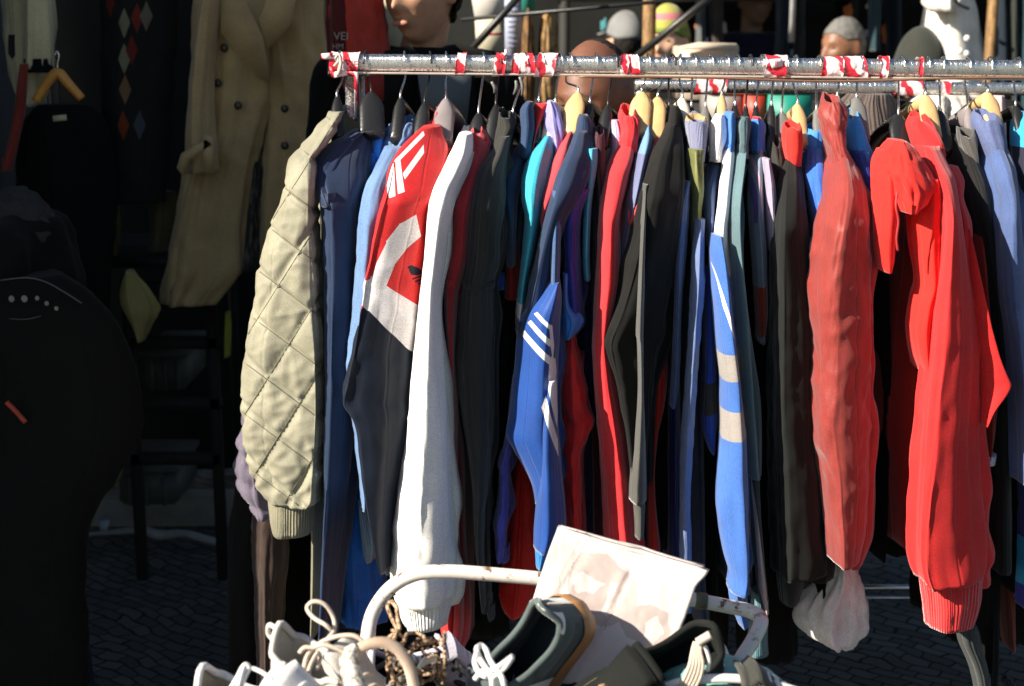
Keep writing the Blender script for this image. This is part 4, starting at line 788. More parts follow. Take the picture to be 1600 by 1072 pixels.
# plain black garments deeper in the pack
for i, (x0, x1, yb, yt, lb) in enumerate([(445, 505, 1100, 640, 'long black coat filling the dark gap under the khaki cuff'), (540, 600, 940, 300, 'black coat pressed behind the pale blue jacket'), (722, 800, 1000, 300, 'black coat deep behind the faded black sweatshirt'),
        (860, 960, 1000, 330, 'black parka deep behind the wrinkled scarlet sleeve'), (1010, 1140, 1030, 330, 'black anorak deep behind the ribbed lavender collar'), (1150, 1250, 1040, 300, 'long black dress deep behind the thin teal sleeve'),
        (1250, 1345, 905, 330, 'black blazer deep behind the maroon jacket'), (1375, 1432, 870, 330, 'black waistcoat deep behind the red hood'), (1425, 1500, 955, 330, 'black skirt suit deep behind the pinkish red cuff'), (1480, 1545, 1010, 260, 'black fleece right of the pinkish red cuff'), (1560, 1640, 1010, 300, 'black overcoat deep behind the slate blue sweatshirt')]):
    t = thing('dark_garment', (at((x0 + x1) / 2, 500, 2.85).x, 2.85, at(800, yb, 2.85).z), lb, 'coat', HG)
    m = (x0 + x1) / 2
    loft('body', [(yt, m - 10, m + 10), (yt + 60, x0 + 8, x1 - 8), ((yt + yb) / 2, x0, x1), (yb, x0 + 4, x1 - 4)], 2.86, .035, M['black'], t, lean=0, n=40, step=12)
# ------------------------------------------------------------------ people
def remesh(mb, vox, it=6):
    me = bpy.data.meshes.new('tmp'); me.from_pydata([tuple(v) for v in mb.v], [], mb.f); me.update()
    o = bpy.data.objects.new('tmp', me); col.objects.link(o)
    md = o.modifiers.new('r', 'REMESH'); md.mode = 'VOXEL'; md.voxel_size = vox
    ms = o.modifiers.new('s', 'SMOOTH'); ms.factor = .5; ms.iterations = it
    bpy.context.view_layer.update()
    out = bpy.data.meshes.new_from_object(o.evaluated_get(bpy.context.evaluated_depsgraph_get()))
    vs = [v.co.copy() for v in out.vertices]; fs = [tuple(p.vertices) for p in out.polygons]
    bpy.data.objects.remove(o); bpy.data.meshes.remove(out)
    return vs, fs
def headverts(nu=72, nv=60, hairline=False):
    vs = []; fs = []
    for i in range(nv + 1):
        th = math.pi * i / nv
        for j in range(nu):
            a = 2 * math.pi * j / nu
            x = .076 * math.sin(th) * math.cos(a); y = .096 * math.sin(th) * math.sin(a); z = .118 * math.cos(th)
            if z < 0:
                f = -z / .118; x *= 1 - .30 * f; y = y * (1 - .12 * f) - .020 * f * (1 if y < 0 else .6)
            if z > 0: y += .008 * z / .118
            if y < 0:
                fr = min(1, -y / .05)
                G = lambda cx, cz, sx, sz: math.exp(-((abs(x) - cx) / sx) ** 2 - ((z - cz) / sz) ** 2) * fr
                d = .026 * G(0, -.030, .011, .014) + .016 * G(0, -.008, .009, .022) + .006 * G(.012, -.034, .008, .008)
                d += .008 * G(.028, .028, .022, .009) - .012 * G(.031, .006, .016, .013) + .006 * G(.045, -.022, .02, .018)
                d += .009 * G(0, -.058, .022, .006) + .009 * G(0, -.071, .018, .006) - .005 * G(0, -.0645, .024, .0025) + .010 * G(0, -.100, .022, .016) - .004 * G(0, -.083, .02, .006)
                y -= d
            vs.append(Vector((x, y, z)))
    for i in range(nv):
        for j in range(nu): k = (j + 1) % nu; fs.append((i * nu + j, (i + 1) * nu + j, (i + 1) * nu + k, i * nu + k))
    return vs, fs
def skinmat(name, c, stub=None):
    m = plain(name, c, .45, 0, .4, 60, .10, .25, 500); b = m.node_tree.nodes['Principled BSDF']
    b.inputs['Subsurface Weight'].default_value = .08; b.inputs['Subsurface Radius'].default_value = (.012, .004, .002)
    return m
def limb(mb, a, b, r0, r1, n=5):
    a = Vector(a); b = Vector(b)
    for i in range(n + 1):
        q = i / n
    mb.tube([a, a.lerp(b, .33), a.lerp(b, .66), b], [r0, r0 * .98 * .67 + r1 * .33, r0 * .33 + r1 * .67, r1], 14, 2)
    mb.ell(a, (r0,) * 3, nu=14, nv=8); mb.ell(b, (r1,) * 3, nu=14, nv=8)
def person(label, hx, hy, Y, look=0.0, nod=0.0, tilt=0.0, skin=(.55, .32, .2), hair=None, coat='black', coatlabel=None, trousers=(.03, .03, .04), body_yaw=None, vox=.011, hat=None, hs=1.0, lean=(0, 0), headonly=False, buzz=None, shirt=None, sex=1.0):
    """head centre at photo pixel (hx,hy), Y metres away; look = yaw of the face (0 faces the camera, + turns to the left of the photo)"""
    Hc = at(hx, hy, Y); top = Hc.z + .118 * hs; S = max(.8, top / 1.76)
    base = Vector((Hc.x + lean[0], Y + lean[1], 0)); t = thing('person', base, label, 'person')
    by = body_yaw if body_yaw is not None else look * .6
    RB = Matrix.Rotation(-by, 3, 'Z')
    def B(x, y, z):
        z *= S; f = max(0, (z - .9 * S)) / (.75 * S)
        p = RB @ Vector((x * S, y * S, 0)); return Vector((base.x + p.x - lean[0] * f, base.y + p.y - lean[1] * f, z))
    RH = Matrix.Rotation(-look, 3, 'Z') @ Matrix.Rotation(nod, 3, 'X') @ Matrix.Rotation(tilt, 3, 'Y')
    hv, hf = headverts(); hv = [RH @ (v * hs) + Hc for v in hv]
    mb = MB(); mb.add(hv, hf)
    for s in (-1, 1):
        mb.ell(RH @ (Vector((s * .077, .008, -.008)) * hs) + Hc, (.009 * hs, .018 * hs, .031 * hs), RH @ Matrix.Rotation(R(-s * 14), 3, 'Z'), 12, 10)
    limb(mb, Hc + RH @ Vector((0, .030, -.06)), B(0, .03, 1.47), .050 * hs, .058)
    mb.ell(B(0, .02, 1.30), (.165 * S, .10 * S, .17 * S), RB); mb.ell(B(0, .01, 1.12), (.145 * S, .095 * S, .16 * S), RB); mb.ell(B(0, .01, .95), (.165 * S, .11 * S, .13 * S), RB)
    for s in (-1, 1):
        limb(mb, B(s * .10, .01, 1.45), B(s * .18, .02, 1.41), .055 * S, .056 * S)
        el = (s * .235, .03, 1.13); wr = (s * .23, -.10, .90)
        limb(mb, B(s * .185, .02, 1.41), B(*el), .052 * S, .042 * S); limb(mb, B(*el), B(*wr), .040 * S, .028 * S)
        hd = (s * .225, -.135, .84); limb(mb, B(*wr), B(*hd), .026 * S, .030 * S)
        for k, (dx, ln) in enumerate(((-.027, .066), (-.009, .076), (.009, .072), (.026, .058))):
            a_ = B(hd[0], hd[1] + dx, hd[2] - .01); b_ = B(hd[0] - s * .006, hd[1] + dx * 1.2 - .008, hd[2] - .045); c_ = B(hd[0] - s * .022, hd[1] + dx * 1.2 - .008, hd[2] - .03 - ln)
            limb(mb, a_, b_, .0095, .009, 2); limb(mb, b_, c_, .009, .0075, 2)
        limb(mb, B(hd[0], hd[1] - .02, hd[2] + .02), B(hd[0] - s * .012, hd[1] - .058, hd[2] - .035), .011, .008, 2)
        limb(mb, B(s * .09, .01, .92), B(s * .10, .0, .50), .085 * S, .055 * S); limb(mb, B(s * .10, .0, .50), B(s * .10, .03, .09), .054 * S, .038 * S)
        limb(mb, B(s * .10, .04, .05), B(s * .11, -.15, .035), .040 * S, .032 * S)
    vs, fs = remesh(mb, vox if vox < .008 else .009, 4)
    sk = skinmat('skin', skin); body = mesh('body', vs, fs, sk, t)
    # eyes
    for s in (-1, 1):
        e = RH @ (Vector((s * .031, -.0755, .005)) * hs) + Hc
        MB().ell(e, (.0095 * hs, .009 * hs, .0042 * hs), nu=14, nv=10).build('eye', M['eye'], t)
    if skin[0] > .02:
        MB().ell(RH @ (Vector((0, -.0995, -.0665)) * hs) + Hc, (.022 * hs, .007 * hs, .0075 * hs), RH, 16, 8).build('lips', skinmat('lips', (skin[0] * .85, skin[1] * .70, skin[2] * .75)), t)
    # coat
    cb = MB(); g = .022
    cb.ell(B(0, .02, 1.30), ((.175 + g) * S, (.115 + g) * S, .19 * S), RB); cb.ell(B(0, .01, 1.12), ((.16 + g) * S, (.11 + g) * S, .17 * S), RB); cb.ell(B(0, .01, .93), ((.18 + g) * S, (.125 + g) * S, .17 * S), RB)
    cb.tube([B(0, .02, 1.38), B(0, .02, 1.45), B(0, .025, 1.505)], [.12 * S, .088, .074], 18, 2)
    for s in (-1, 1):
        limb(cb, B(s * .08, .015, 1.455), B(s * .185, .02, 1.425), .062 * S, .074 * S)
        limb(cb, B(s * .185, .02, 1.425), B(s * .24, .03, 1.13), .074 * S, .060 * S); limb(cb, B(s * .24, .03, 1.13), B(s * .232, -.09, .92), .060 * S, .048 * S)
    vs, fs = remesh(cb, .013, 5)
    out = []
    for v in vs:
        q = noise.noise(v * 9) * .008 + abs(noise.noise(v * 22)) * -.006; out.append(v + Vector((q, q, 0)))
    mesh('coat', out, fs, M[coat] if isinstance(coat, str) else coat, t)
    # trousers and shoes
    tb = MB()
    for s in (-1, 1):
        limb(tb, B(s * .09, .01, .92), B(s * .10, .0, .50), .10 * S, .075 * S); limb(tb, B(s * .10, .0, .50), B(s * .10, .03, .11), .072 * S, .062 * S)
    tb.ell(B(0, .01, .93), (.175 * S, .12 * S, .12 * S), RB)
    vs, fs = remesh(tb, .016, 3); mesh('trousers', vs, fs, M['navy' if trousers[2] > .03 else 'black'], t)
    for s in (-1, 1):
        sb = MB(); sb.tube([B(s * .10, .08, .045), B(s * .10, .0, .05), B(s * .105, -.10, .04), B(s * .11, -.19, .03)], [.042, .05, .048, .03], 14, 3); sb.build('shoe', M['black'], t)
    # hair or hat
    def shell(zcut, back, grow, ns, nz_, name, mat, dz=0.0, cone=0.0, rib=0):
        vs = []; idx = {}; fs = []; nu, nv = 96, 70
        hv2, hf2 = headverts(nu, nv)
        for i, v in enumerate(hv2):
            lim = zcut + (back - zcut) * min(1, max(0, (v.y + .07) / .11))
            if abs(v.x) > .05 and v.y < .02: lim = max(lim, zcut * .45)
            if v.z > lim:
                k = grow * (1 + nz_ * noise.noise(v * ns)) * min(1, (v.z - lim) / .012 + .25)
                d = v.normalized() * k; d.z += dz * max(0, v.z / .118) ** 2
                vs.append(RH @ ((v + d) * hs) + Hc); idx[i] = len(vs) - 1
        for f in hf2:
            if all(q in idx for q in f): fs.append(tuple(idx[q] for q in f))
        o = mesh(name, vs, fs, mat, t); md = o.modifiers.new('thick', 'SOLIDIFY'); md.thickness = .004; md.offset = -1
        return o
    if hair: shell(hair.get('z', .055), hair.get('b', -.05), hair.get('g', .012), 60, .8, 'hair', hair['m'])
    if hat: shell(hat.get('z', .035), hat.get('b', -.01), hat.get('g', .014), 14, .35, hat.get('n', 'hat'), hat['m'], dz=hat.get('dz', .02))
    if hat and hat.get('brim'):
        vs = []; fs = []
        for i in range(9):
            for j in range(13):
                a = R(-60 + 10 * j); r = .075 + .062 * i / 8 * math.cos(a * .9)
                vs.append(RH @ (Vector((r * math.sin(a) * .95, -r * math.cos(a) - .012, .052 - .012 * (i / 8) - .01 * math.sin(a) ** 2)) * hs) + Hc)
        for i in range(8):
            for j in range(12): fs.append((i * 13 + j, i * 13 + j + 1, (i + 1) * 13 + j + 1, (i + 1) * 13 + j))
        o = mesh('brim', vs, fs, hat['m'], t); md = o.modifiers.new('thick', 'SOLIDIFY'); md.thickness = .003
    return t, Hc, RH, B
M['eye'] = plain('eye', (.05, .035, .03), .2, var=.3)
hairdark = fab('dark_hair', (.012, .009, .007), weave=400, bump=.9, wr=.9, wscale=60, sheen=0, spec=.3)
hairgrey = fab('grey_hair', (.15, .145, .135), weave=400, bump=.9, wr=.9, wscale=60, sheen=0)
buzz = fab('cropped_hair', (.02, .013, .010), weave=700, bump=.8, sheen=0)
t, Hc, RH, B = person('young man in a dark coat over a grey shirt, looking left behind the front rack', 658, -14, 3.55, look=R(30), nod=R(4), tilt=R(-4), skin=(.50, .265, .16), hair=dict(z=.05, b=-.075, g=.016, m=hairdark), coat='black', vox=.006, hs=1.06, body_yaw=R(-8), lean=(-.02, .05))
MB().slab([at(x, y, 3.33) for x, y in ((652, 112), (738, 112), (728, 200), (664, 200))], .02).build('shirt', fab('grey tee', (.10, .12, .13)), t)
for pts in (((640, 70), (655, 88), (652, 150), (640, 230), (600, 230), (600, 80)), ((703, 62), (722, 80), (742, 120), (745, 230), (800, 230), (785, 90))):
    MB().slab([at(x, y, 3.36) for x, y in pts], .03).build('coat_front', M['black'], t)
person('shaven-headed man stooping behind the front rail, brow and eye showing below it', 932, 150, 3.06, look=R(38), nod=R(16), tilt=R(0), skin=(.17, .072, .042), hair=dict(z=.30, b=.045, g=.0012, m=buzz), coat='black', vox=.006, hs=1.0, body_yaw=R(10))
person('man in a light grey flat cap turned away, left of the brown post', 975, 66, 6.7, look=R(150), skin=(.5, .27, .16), hair=dict(z=.03, b=-.06, g=.006, m=hairdark), hat=dict(z=.045, b=.01, g=.016, m=fab('grey_cap', (.20, .20, .20)), n='cap', dz=.01, brim=True), coat='black')
person('person in a yellow and green striped beanie right of the brown post', 1042, 66, 5.6, look=R(25), skin=(.66, .40, .26), hat=dict(z=.03, b=-.02, g=.014, m=fab('olive beanie', (.38, .36, .08), regions=[([(1000, 22), (1080, 18), (1080, 30), (1000, 32)], 5.5, (.55, .18, .20)), ([(1000, 45), (1080, 42), (1080, 60), (1000, 60)], 5.5, (.20, .26, .05))]), n='beanie', dz=.015), coat='black')
person('person in a blue cap far left of the flat cap man', 905, 30, 7.6, look=R(60), skin=(.45, .22, .12), hat=dict(z=.03, b=-.02, g=.014, m=fab('blue cap', (.06, .16, .30)), n='cap', dz=.01, brim=True), coat=mk('teald', (.03, .09, .11)))
person('person in a dark navy jacket deep in the far stall, head cut by the frame', 1180, 2, 7.0, look=R(-20), skin=(.25, .14, .09), hair=dict(z=.05, b=-.05, g=.012, m=hairdark), coat=mk('nvp', (.010, .012, .035)))
person('grey-haired man looking left in front of the dark far stall', 1318, 74, 5.9, look=R(62), nod=R(6), skin=(.22, .10, .055), hair=dict(z=.06, b=-.06, g=.004, m=hairgrey), coat='black')
person('person in a black knitted beanie seen from behind, left of the white hanging coat', 1435, 108, 5.35, look=R(165), skin=(.4, .22, .14), hat=dict(z=-.02, b=-.04, g=.016, m=mk('bbean', (.03, .032, .025), sheen=.4), n='beanie', dz=.022), coat='black', hs=1.0)

# dark figure at the left edge, in the shade of the stall
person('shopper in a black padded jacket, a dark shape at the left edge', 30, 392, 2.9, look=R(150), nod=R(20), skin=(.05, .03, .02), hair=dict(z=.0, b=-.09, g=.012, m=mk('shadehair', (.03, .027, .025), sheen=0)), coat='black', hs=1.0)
# ------------------------------------------------------------------ clothes of the dark stall
SG = 'clothes hanging in the shaded stall'
def hung(name, label, cat, pieces):
    r0 = pieces[0][1][0]; Y = pieces[0][2]
    t = thing(name, (at((r0[1] + r0[2]) / 2, 500, Y).x, Y + .05, at(800, pieces[0][1][-1][0], Y).z), label, cat, SG)
    for p in pieces:
        kw = dict(lean=0); kw.update(p[5] if len(p) > 5 else {})
        loft(p[0], p[1], p[2], p[3], M[p[4]] if isinstance(p[4], str) else p[4], t, **kw)
    return t
tn = fab('trench gabardine', (.50, .36, .17), rough=.8, wr=.5, wscale=10, regions=[])
pl = spotted('plaid lining', (.02, .02, .02), (.14, .13, .10), 160, .5, .6, .8, .8, bump=0, stretch=(1, 1, .15))
tc_ = hung('trench_coat', 'beige double-breasted trench coat with big lapels hanging in the shaded stall', 'trench coat',
     [('front_panel', [(-60, 300, 420), (60, 296, 425), (150, 300, 420), (220, 296, 405), (300, 282, 388), (400, 264, 378), (430, 258, 374), (480, 248, 330)], 3.80, .06, tn, dict(amp=.9)),
      ('right_panel', [(-60, 380, 505), (100, 405, 505), (220, 405, 510), (330, 398, 512), (425, 402, 512)], 3.84, .06, tn, dict(amp=.9)),
      ('lining', [(170, 392, 408), (250, 385, 412), (330, 376, 408), (425, 366, 404)], 3.86, .02, pl, dict()),
      ('sleeve', [(-60, 318, 350), (40, 304, 336), (130, 294, 330), (200, 289, 330), (245, 288, 334), (272, 286, 334)], 3.70, .05, tn, dict(amp=.6))])
for pts, nm in (([(345, -40), (372, -20), (412, 60), (420, 132), (398, 118), (345, 50)], 'lapel'), ([(430, -40), (405, 30), (418, 78), (452, 40), (470, -40)], 'lapel'),
                ([(276, 262), (283, 240), (322, 218), (331, 226), (296, 250), (286, 276)], 'cuff_strap'), ([(318, 212), (332, 212), (334, 268), (318, 270)], 'cuff_strap')):
    MB().slab([at(x, y, 3.66 if nm == 'cuff_strap' else 3.76) for x, y in pts], .012).build(nm, tn, tc_)
btn = plain('dark horn button', (.03, .02, .012), .3)
for x, y in ((350, 75), (445, 170), (372, 165), (445, 228), (340, 130)): MB().ell(at(x, y, 3.79), (.011, .004, .011), nu=14, nv=8).build('button', btn, tc_)
hung('trench_coat', 'second olive beige trench coat squeezed behind the first and the red padded coat', 'trench coat',
     [('body', [(-60, 440, 520), (80, 446, 516), (200, 452, 514), (300, 440, 505), (420, 420, 500), (440, 420, 500)], 3.98, .06, mk('tan2', (.26, .20, .10)), dict(amp=1.1))])
hung('white_shirt', 'off-white polo shirt with dark trim at the top left corner', 'shirt',
     [('body', [(-50, 0, 70), (40, 2, 76), (100, 8, 70), (150, 22, 66), (168, 44, 60)], 3.7, .05, fab('ecru', (.55, .48, .28), regions=[([(8, 54), (24, 54), (24, 84), (16, 94), (8, 84)], 3.7, (.02, .02, .02))]), dict()),
      ('sleeve', [(-50, 40, 72), (40, 38, 76), (90, 36, 78), (108, 34, 79)], 3.62, .04, 'ecr' if 0 else mk('ecr2', (.62, .54, .32)), dict()), ('sleeve_trim', [(103, 34, 79), (114, 33, 79)], 3.615, .042, 'black', dict())])
x0 = [(x, y) for x, y in ((0, 0),)]
jt = hung('pullover', 'black pullover with a small cream label under the orange wooden hanger', 'pullover', [('body', [(165, 55, 125), (190, 30, 150), (260, 20, 165), (420, 25, 170), (560, 30, 165)], 3.60, .06, 'black', dict())])
MB().slab([at(x, y, 3.55) for x, y in ((82, 181), (103, 179), (104, 188), (83, 190))], .003).build('label', plain('cream label', (.55, .48, .3), .8), jt)
hg = thing('clothes_hanger', at(90, 150, 3.5), 'orange wooden hanger above the black pullover in the shaded stall', 'hanger')
wo = plain('orange hanger wood', (.62, .27, .05), .4, nscale=40)
MB().tube([at(56, 158, 3.5), at(72, 132, 3.5), at(90, 114, 3.5), at(106, 130, 3.5), at(128, 154, 3.5)], [.010, .012, .013, .012, .010], 12, 4).build('arm', wo, hg)
MB().tube([at(90, 112, 3.5), at(90, 100, 3.5), at(92, 88, 3.5), at(89, 80, 3.5), at(85, 88, 3.5)], .002, 8, 4).build('hook', chrome, hg)
# argyle sweater
ar = []
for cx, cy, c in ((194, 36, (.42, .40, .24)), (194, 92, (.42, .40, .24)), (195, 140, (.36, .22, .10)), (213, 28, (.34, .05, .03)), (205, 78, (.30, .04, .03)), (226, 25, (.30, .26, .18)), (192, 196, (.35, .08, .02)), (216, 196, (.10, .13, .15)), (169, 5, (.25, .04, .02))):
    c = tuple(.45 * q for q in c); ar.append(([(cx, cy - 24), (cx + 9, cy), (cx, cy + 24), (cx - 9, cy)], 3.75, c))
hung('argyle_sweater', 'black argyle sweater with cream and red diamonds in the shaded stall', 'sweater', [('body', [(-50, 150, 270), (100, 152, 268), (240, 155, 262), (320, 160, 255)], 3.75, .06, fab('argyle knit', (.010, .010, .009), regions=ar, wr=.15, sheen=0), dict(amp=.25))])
hung('red_scarf', 'thin dark red scarf end hanging left of the orange wooden hanger', 'scarf', [('body', [(100, 30, 42), (180, 20, 36), (260, 4, 18), (268, 2, 16)], 3.55, .015, mk('dkr', (.22, .035, .02)), dict())])
for i, (rows, Y, c, lb, nm) in enumerate([
    ([(315, 168, 182), (360, 155, 186), (410, 142, 178), (432, 138, 165)], 3.9, (.13, .10, .045), 'small olive cloth bag hanging in the dark, left of the khaki pouch', 'cloth_bag'),
    ([(300, 232, 270), (340, 232, 272), (395, 232, 262)], 3.9, (.09, .075, .045), 'dull brown satchel left of the trench coat hem', 'satchel'),
    ([(425, 195, 205), (455, 188, 232), (482, 192, 246), (510, 205, 236), (536, 215, 224)], 3.7, (.34, .29, .10), 'khaki pouch hanging point down left of the trench coat', 'pouch'),
    ([(590, 150, 156), (690, 148, 158), (700, 140, 165), (740, 130, 186), (772, 150, 172)], 3.9, (.20, .16, .08), 'crumpled tan cloth lying low in the dark stall', 'cloth'),
    ([(490, 352, 358), (520, 351, 359), (560, 350, 357)], 3.9, (.35, .38, .03), 'thin yellow green strap left of the bomber sleeve', 'strap')]):
    t = thing(nm, at(rows[0][1], rows[-1][0], Y), lb, nm.replace('_', ' ')); loft('cloth', rows, Y, .03, fab(nm, c, wr=.5), t, lean=0, opened=False, crumple=.5)
for i, (p, lb) in enumerate([([(228, 556), (292, 550), (290, 606), (222, 612), ], 'upper grey plastic storage crate in the dark stall'), ([(190, 738), (280, 734), (278, 786), (172, 790)], 'lower grey plastic storage crate near the kerb of the dark stall')]):
    P = [at(x, y, 4.2) for x, y in p]; c = sum(P, Vector()) / 4; wd = (P[1] - P[0]).length; hh = (P[0] - P[3]).length
    t = thing('storage_crate', (c.x, 4.35, P[3].z), lb, 'crate', 'crates in the dark stall'); mt = plain('grey crate plastic', (.10, .11, .10), .6)
    MB().box((c.x, 4.35, c.z), (wd, .3, hh), bev=.01).build('box', mt, t); MB().box((c.x, 4.35, c.z + hh / 2), (wd + .02, .32, .02), bev=.004).build('rim', mt, t)
    for q in (-.3, 0, .3): MB().box((c.x + q * wd, 4.195, c.z - .01), (.012, .012, hh * .8), bev=.002).build('rib', mt, t)
tr = thing('trestle_table', (at(300, 700, 4.0).x, 4.0, 0), 'dark trestle table legs standing in the shaded stall', 'table'); dk = plain('dark timber', (.018, .016, .014), .8)
for x in (212, 340): MB().box((at(x, 700, 3.95).x, 3.95, .45), (.03, .03, .9), bev=.003).build('leg', dk, tr)
for y in (450, 535, 630, 716): pz = at(260, y, 3.95).z; MB().box((at(276, y, 3.95).x, 3.95, pz), (.26, .03, .035), bev=.003).build('rail', dk, tr)
MB().box((at(276, 440, 4.1).x, 4.15, .95), (.5, .5, .03), bev=.004).build('top', dk, tr)
hs_ = thing('plastic_sheet', (at(230, 835, 4.2).x, 4.2, 0.0), 'strip of dusty white sheeting lying along the kerb in the dark stall', 'sheet')
MB().tube([at(x, y, 4.2) for x, y in ((130, 836), (170, 832), (220, 828), (250, 836), (290, 834), (330, 845), (356, 850))], [.006, .008, .014, .018, .012, .014, .01], 8, 4).build('sheet', plain('dusty white film', (.32, .34, .34), .6), hs_)
cup = thing('paper_cup', at(162, 826, 4.15), 'small pale blue paper cup standing in the dark by the kerb', 'cup'); MB().tube([at(162, 828, 4.15), at(163, 813, 4.15)], [.012, .016], 14, 1).build('cup', plain('cup paper', (.35, .45, .55), .6), cup)
# the strap with pale studs and the orange pull on the shopper's jacket
bg_ = thing('shoulder_bag', at(60, 560, 2.62), 'black shoulder bag with pale studs along its edge and an orange zip pull, far left', 'bag')
loft('bag_body', [(440, -20, 90), (470, -40, 135), (540, -60, 190), (640, -60, 215), (720, -60, 205), (860, -60, 130), (1100, -60, 135)], 2.66, .09, 'black' and M['black'], bg_, lean=0, amp=.3, opened=False)
edge = plain('worn piping', (.045, .05, .05), .5); stud = plain('pale stud', (.16, .18, .17), .4)
MB().tube([at(x, y, 2.64) for x, y in ((0, 438), (40, 434), (70, 440), (100, 456), (128, 474))], .0018, 6, 4).build('piping', edge, bg_)
MB().tube([at(x, y, 2.64) for x, y in ((14, 498), (40, 499), (64, 494))], .001, 6, 3).build('piping', edge, bg_)
for x, y, r in ((18, 467, .006), (38, 467, .0065), (58, 466, .0045), (73, 474, .0045), (88, 482, .0042)): MB().ell(at(x, y, 2.645), (r, .003, r * 1.1), nu=12, nv=6).build('stud', stud, bg_)
MB().tube([at(10, 628, 2.64), at(24, 642, 2.64), at(40, 660, 2.64)], .005, 8, 3).build('zip_pull', plain('orange red pull', (.34, .04, .015), .5), bg_)

# ------------------------------------------------------------------ behind the racks
hung('red_padded_coat', 'red padded coat with faint white letters hanging behind the rail left of the young man', 'coat',
     [('body', [(-60, 512, 590), (40, 512, 602), (90, 514, 606), (125, 530, 612), (150, 540, 608), (172, 552, 585)], 3.40, .07, mk('rpc', (.45, .035, .018), rough=.6, wr=.6), dict(amp=1.0, crumple=.3, opened=False)),
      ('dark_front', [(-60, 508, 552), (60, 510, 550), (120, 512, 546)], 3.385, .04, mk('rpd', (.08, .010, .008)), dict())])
tt = [o for o in bpy.data.objects if o.name == 'red_padded_coat'][0]
ink = plain('faded white letters', (.30, .24, .22), .8)
text('VEI', 533, 57, 3.375, .026, ink, tt); text('HM', 528, 73, 3.375, .018, ink, tt)
bgk = thing('backdrop', at(640, 0, 4.6), 'pale khaki canvas panel behind the young man', 'canvas panel')
MB().slab([at(x, y, 4.6) for x, y in ((596, -80), (628, -80), (634, 130), (606, 130))], .03).build('panel', mk('canv', (.42, .38, .25)), bgk)
for (p, Y, c, lb, nm, cat) in [
    ([(728, -60), (790, -60), (812, 28), (742, 30)], 4.8, (.72, .69, .62), 'bright white paper poster right of the young man\'s head', 'poster', 'poster'),
    ([(742, 32), (800, 24), (790, 90), (745, 90)], 4.85, (.50, .46, .34), 'buff paper sheet with a faint red line below the white poster', 'paper_sheet', 'paper'),
    ([(788, -60), (815, -60), (817, 92), (789, 92)], 4.7, (.42, .46, .60), 'pale lilac blue printed sheet hanging left of the wooden carvings', 'printed_sheet', 'paper'),
    ([(814, -60), (836, -60), (836, 16), (815, 17)], 4.68, (.02, .22, .16), 'small green card above the crossing black poles', 'card', 'card')]:
    t = thing(nm, at(p[0][0], 92, Y), lb, cat); MB().slab([at(x, y, Y) for x, y in p], .006).build('sheet', plain(nm, c, .8, nscale=12), t)
    if nm == 'printed_sheet':
        for q in range(9): MB().slab([at(x, y + q * 8, Y - .002) for x, y in ((793, 8), (812 - (q * 5) % 7, 8), (812 - (q * 5) % 7, 10), (793, 10))], .001).build('print_line', plain('grey print', (.25, .27, .38), .8), t)
    if nm == 'paper_sheet': MB().slab([at(x, y, Y - .002) for x, y in ((752, 52), (786, 51), (786, 53.5), (752, 54.5))], .001).build('red_line', redink, t)
for i, (x, w_, c) in enumerate(((826, 18, (.20, .10, .03)), (858, 30, (.34, .19, .06)))):
    t = thing('wood_carving', at(x, 100, 4.6), ('narrow dark amber wood carving beside the lilac sheet', 'broad golden brown wood carving with a pointed top')[i], 'carving', 'wood carvings')
    loft('carving', [(12 + i * 4, x - 2, x + 2), (24, x - w_ * .3, x + w_ * .3), (34, x - w_ * .42, x + w_ * .42), (80, x - w_ * .5, x + w_ * .5), (130, x - w_ * .5, x + w_ * .5), (260, x - w_ * .4, x + w_ * .4)], 4.6, .05, spotted('carved wood', c, (c[0] * .3, c[1] * .3, c[2] * .3), 26, .4, .6, .5, .8, bump=.8), t, lean=0, amp=1.4, fz=9, opened=False)
pole = thing('market_stall', (.9, 5.3, 0), 'far market stall frame of crossing black poles and a brown wooden post', 'market stall')
bk = plain('black pole paint', (.012, .012, .012), .4)
MB().tube([at(700, 118, 4.4), at(860, -60, 4.4)], .011, 10, 1).build('brace', bk, pole)
MB().tube([at(720, 31, 4.5), at(1300, -22, 4.5)], .006, 8, 1).build('brace', bk, pole)
MB().tube([at(985, 96, 5.0), at(1180, -60, 5.0)], .013, 10, 1).build('brace', bk, pole)
pw = spotted('weathered post', (.30, .17, .06), (.12, .06, .02), 20, .4, .62, .7, .8, stretch=(6, 6, 1))
p_ = at(1014, 60, 5.2); MB().box((p_.x, 5.2, 1.3), (.045, .045, 2.6), bev=.004).build('post', pw, pole)
p_ = at(1238, 30, 6.0); MB().tube([(p_.x, 6.0, at(1238, 66, 6.0).z), (p_.x, 6.0, 2.6)], .012, 12, 1).build('white_pole', plain('white pole', (.55, .56, .55), .5), pole)
p_ = at(1548, 60, 5.3); MB().box((p_.x, 5.3, 1.3), (.03, .04, 2.6), bev=.003).build('post', pw, pole)
vs_t = [(-.4, 5.6, 2.45), (6.5, 5.6, 2.45), (6.5, 9.5, 2.7), (-.4, 9.5, 2.7)]
sheet('added_shade_roof', vs_t, pole, tarpm, .05)  # unseen roof, added to keep the far stall in shade
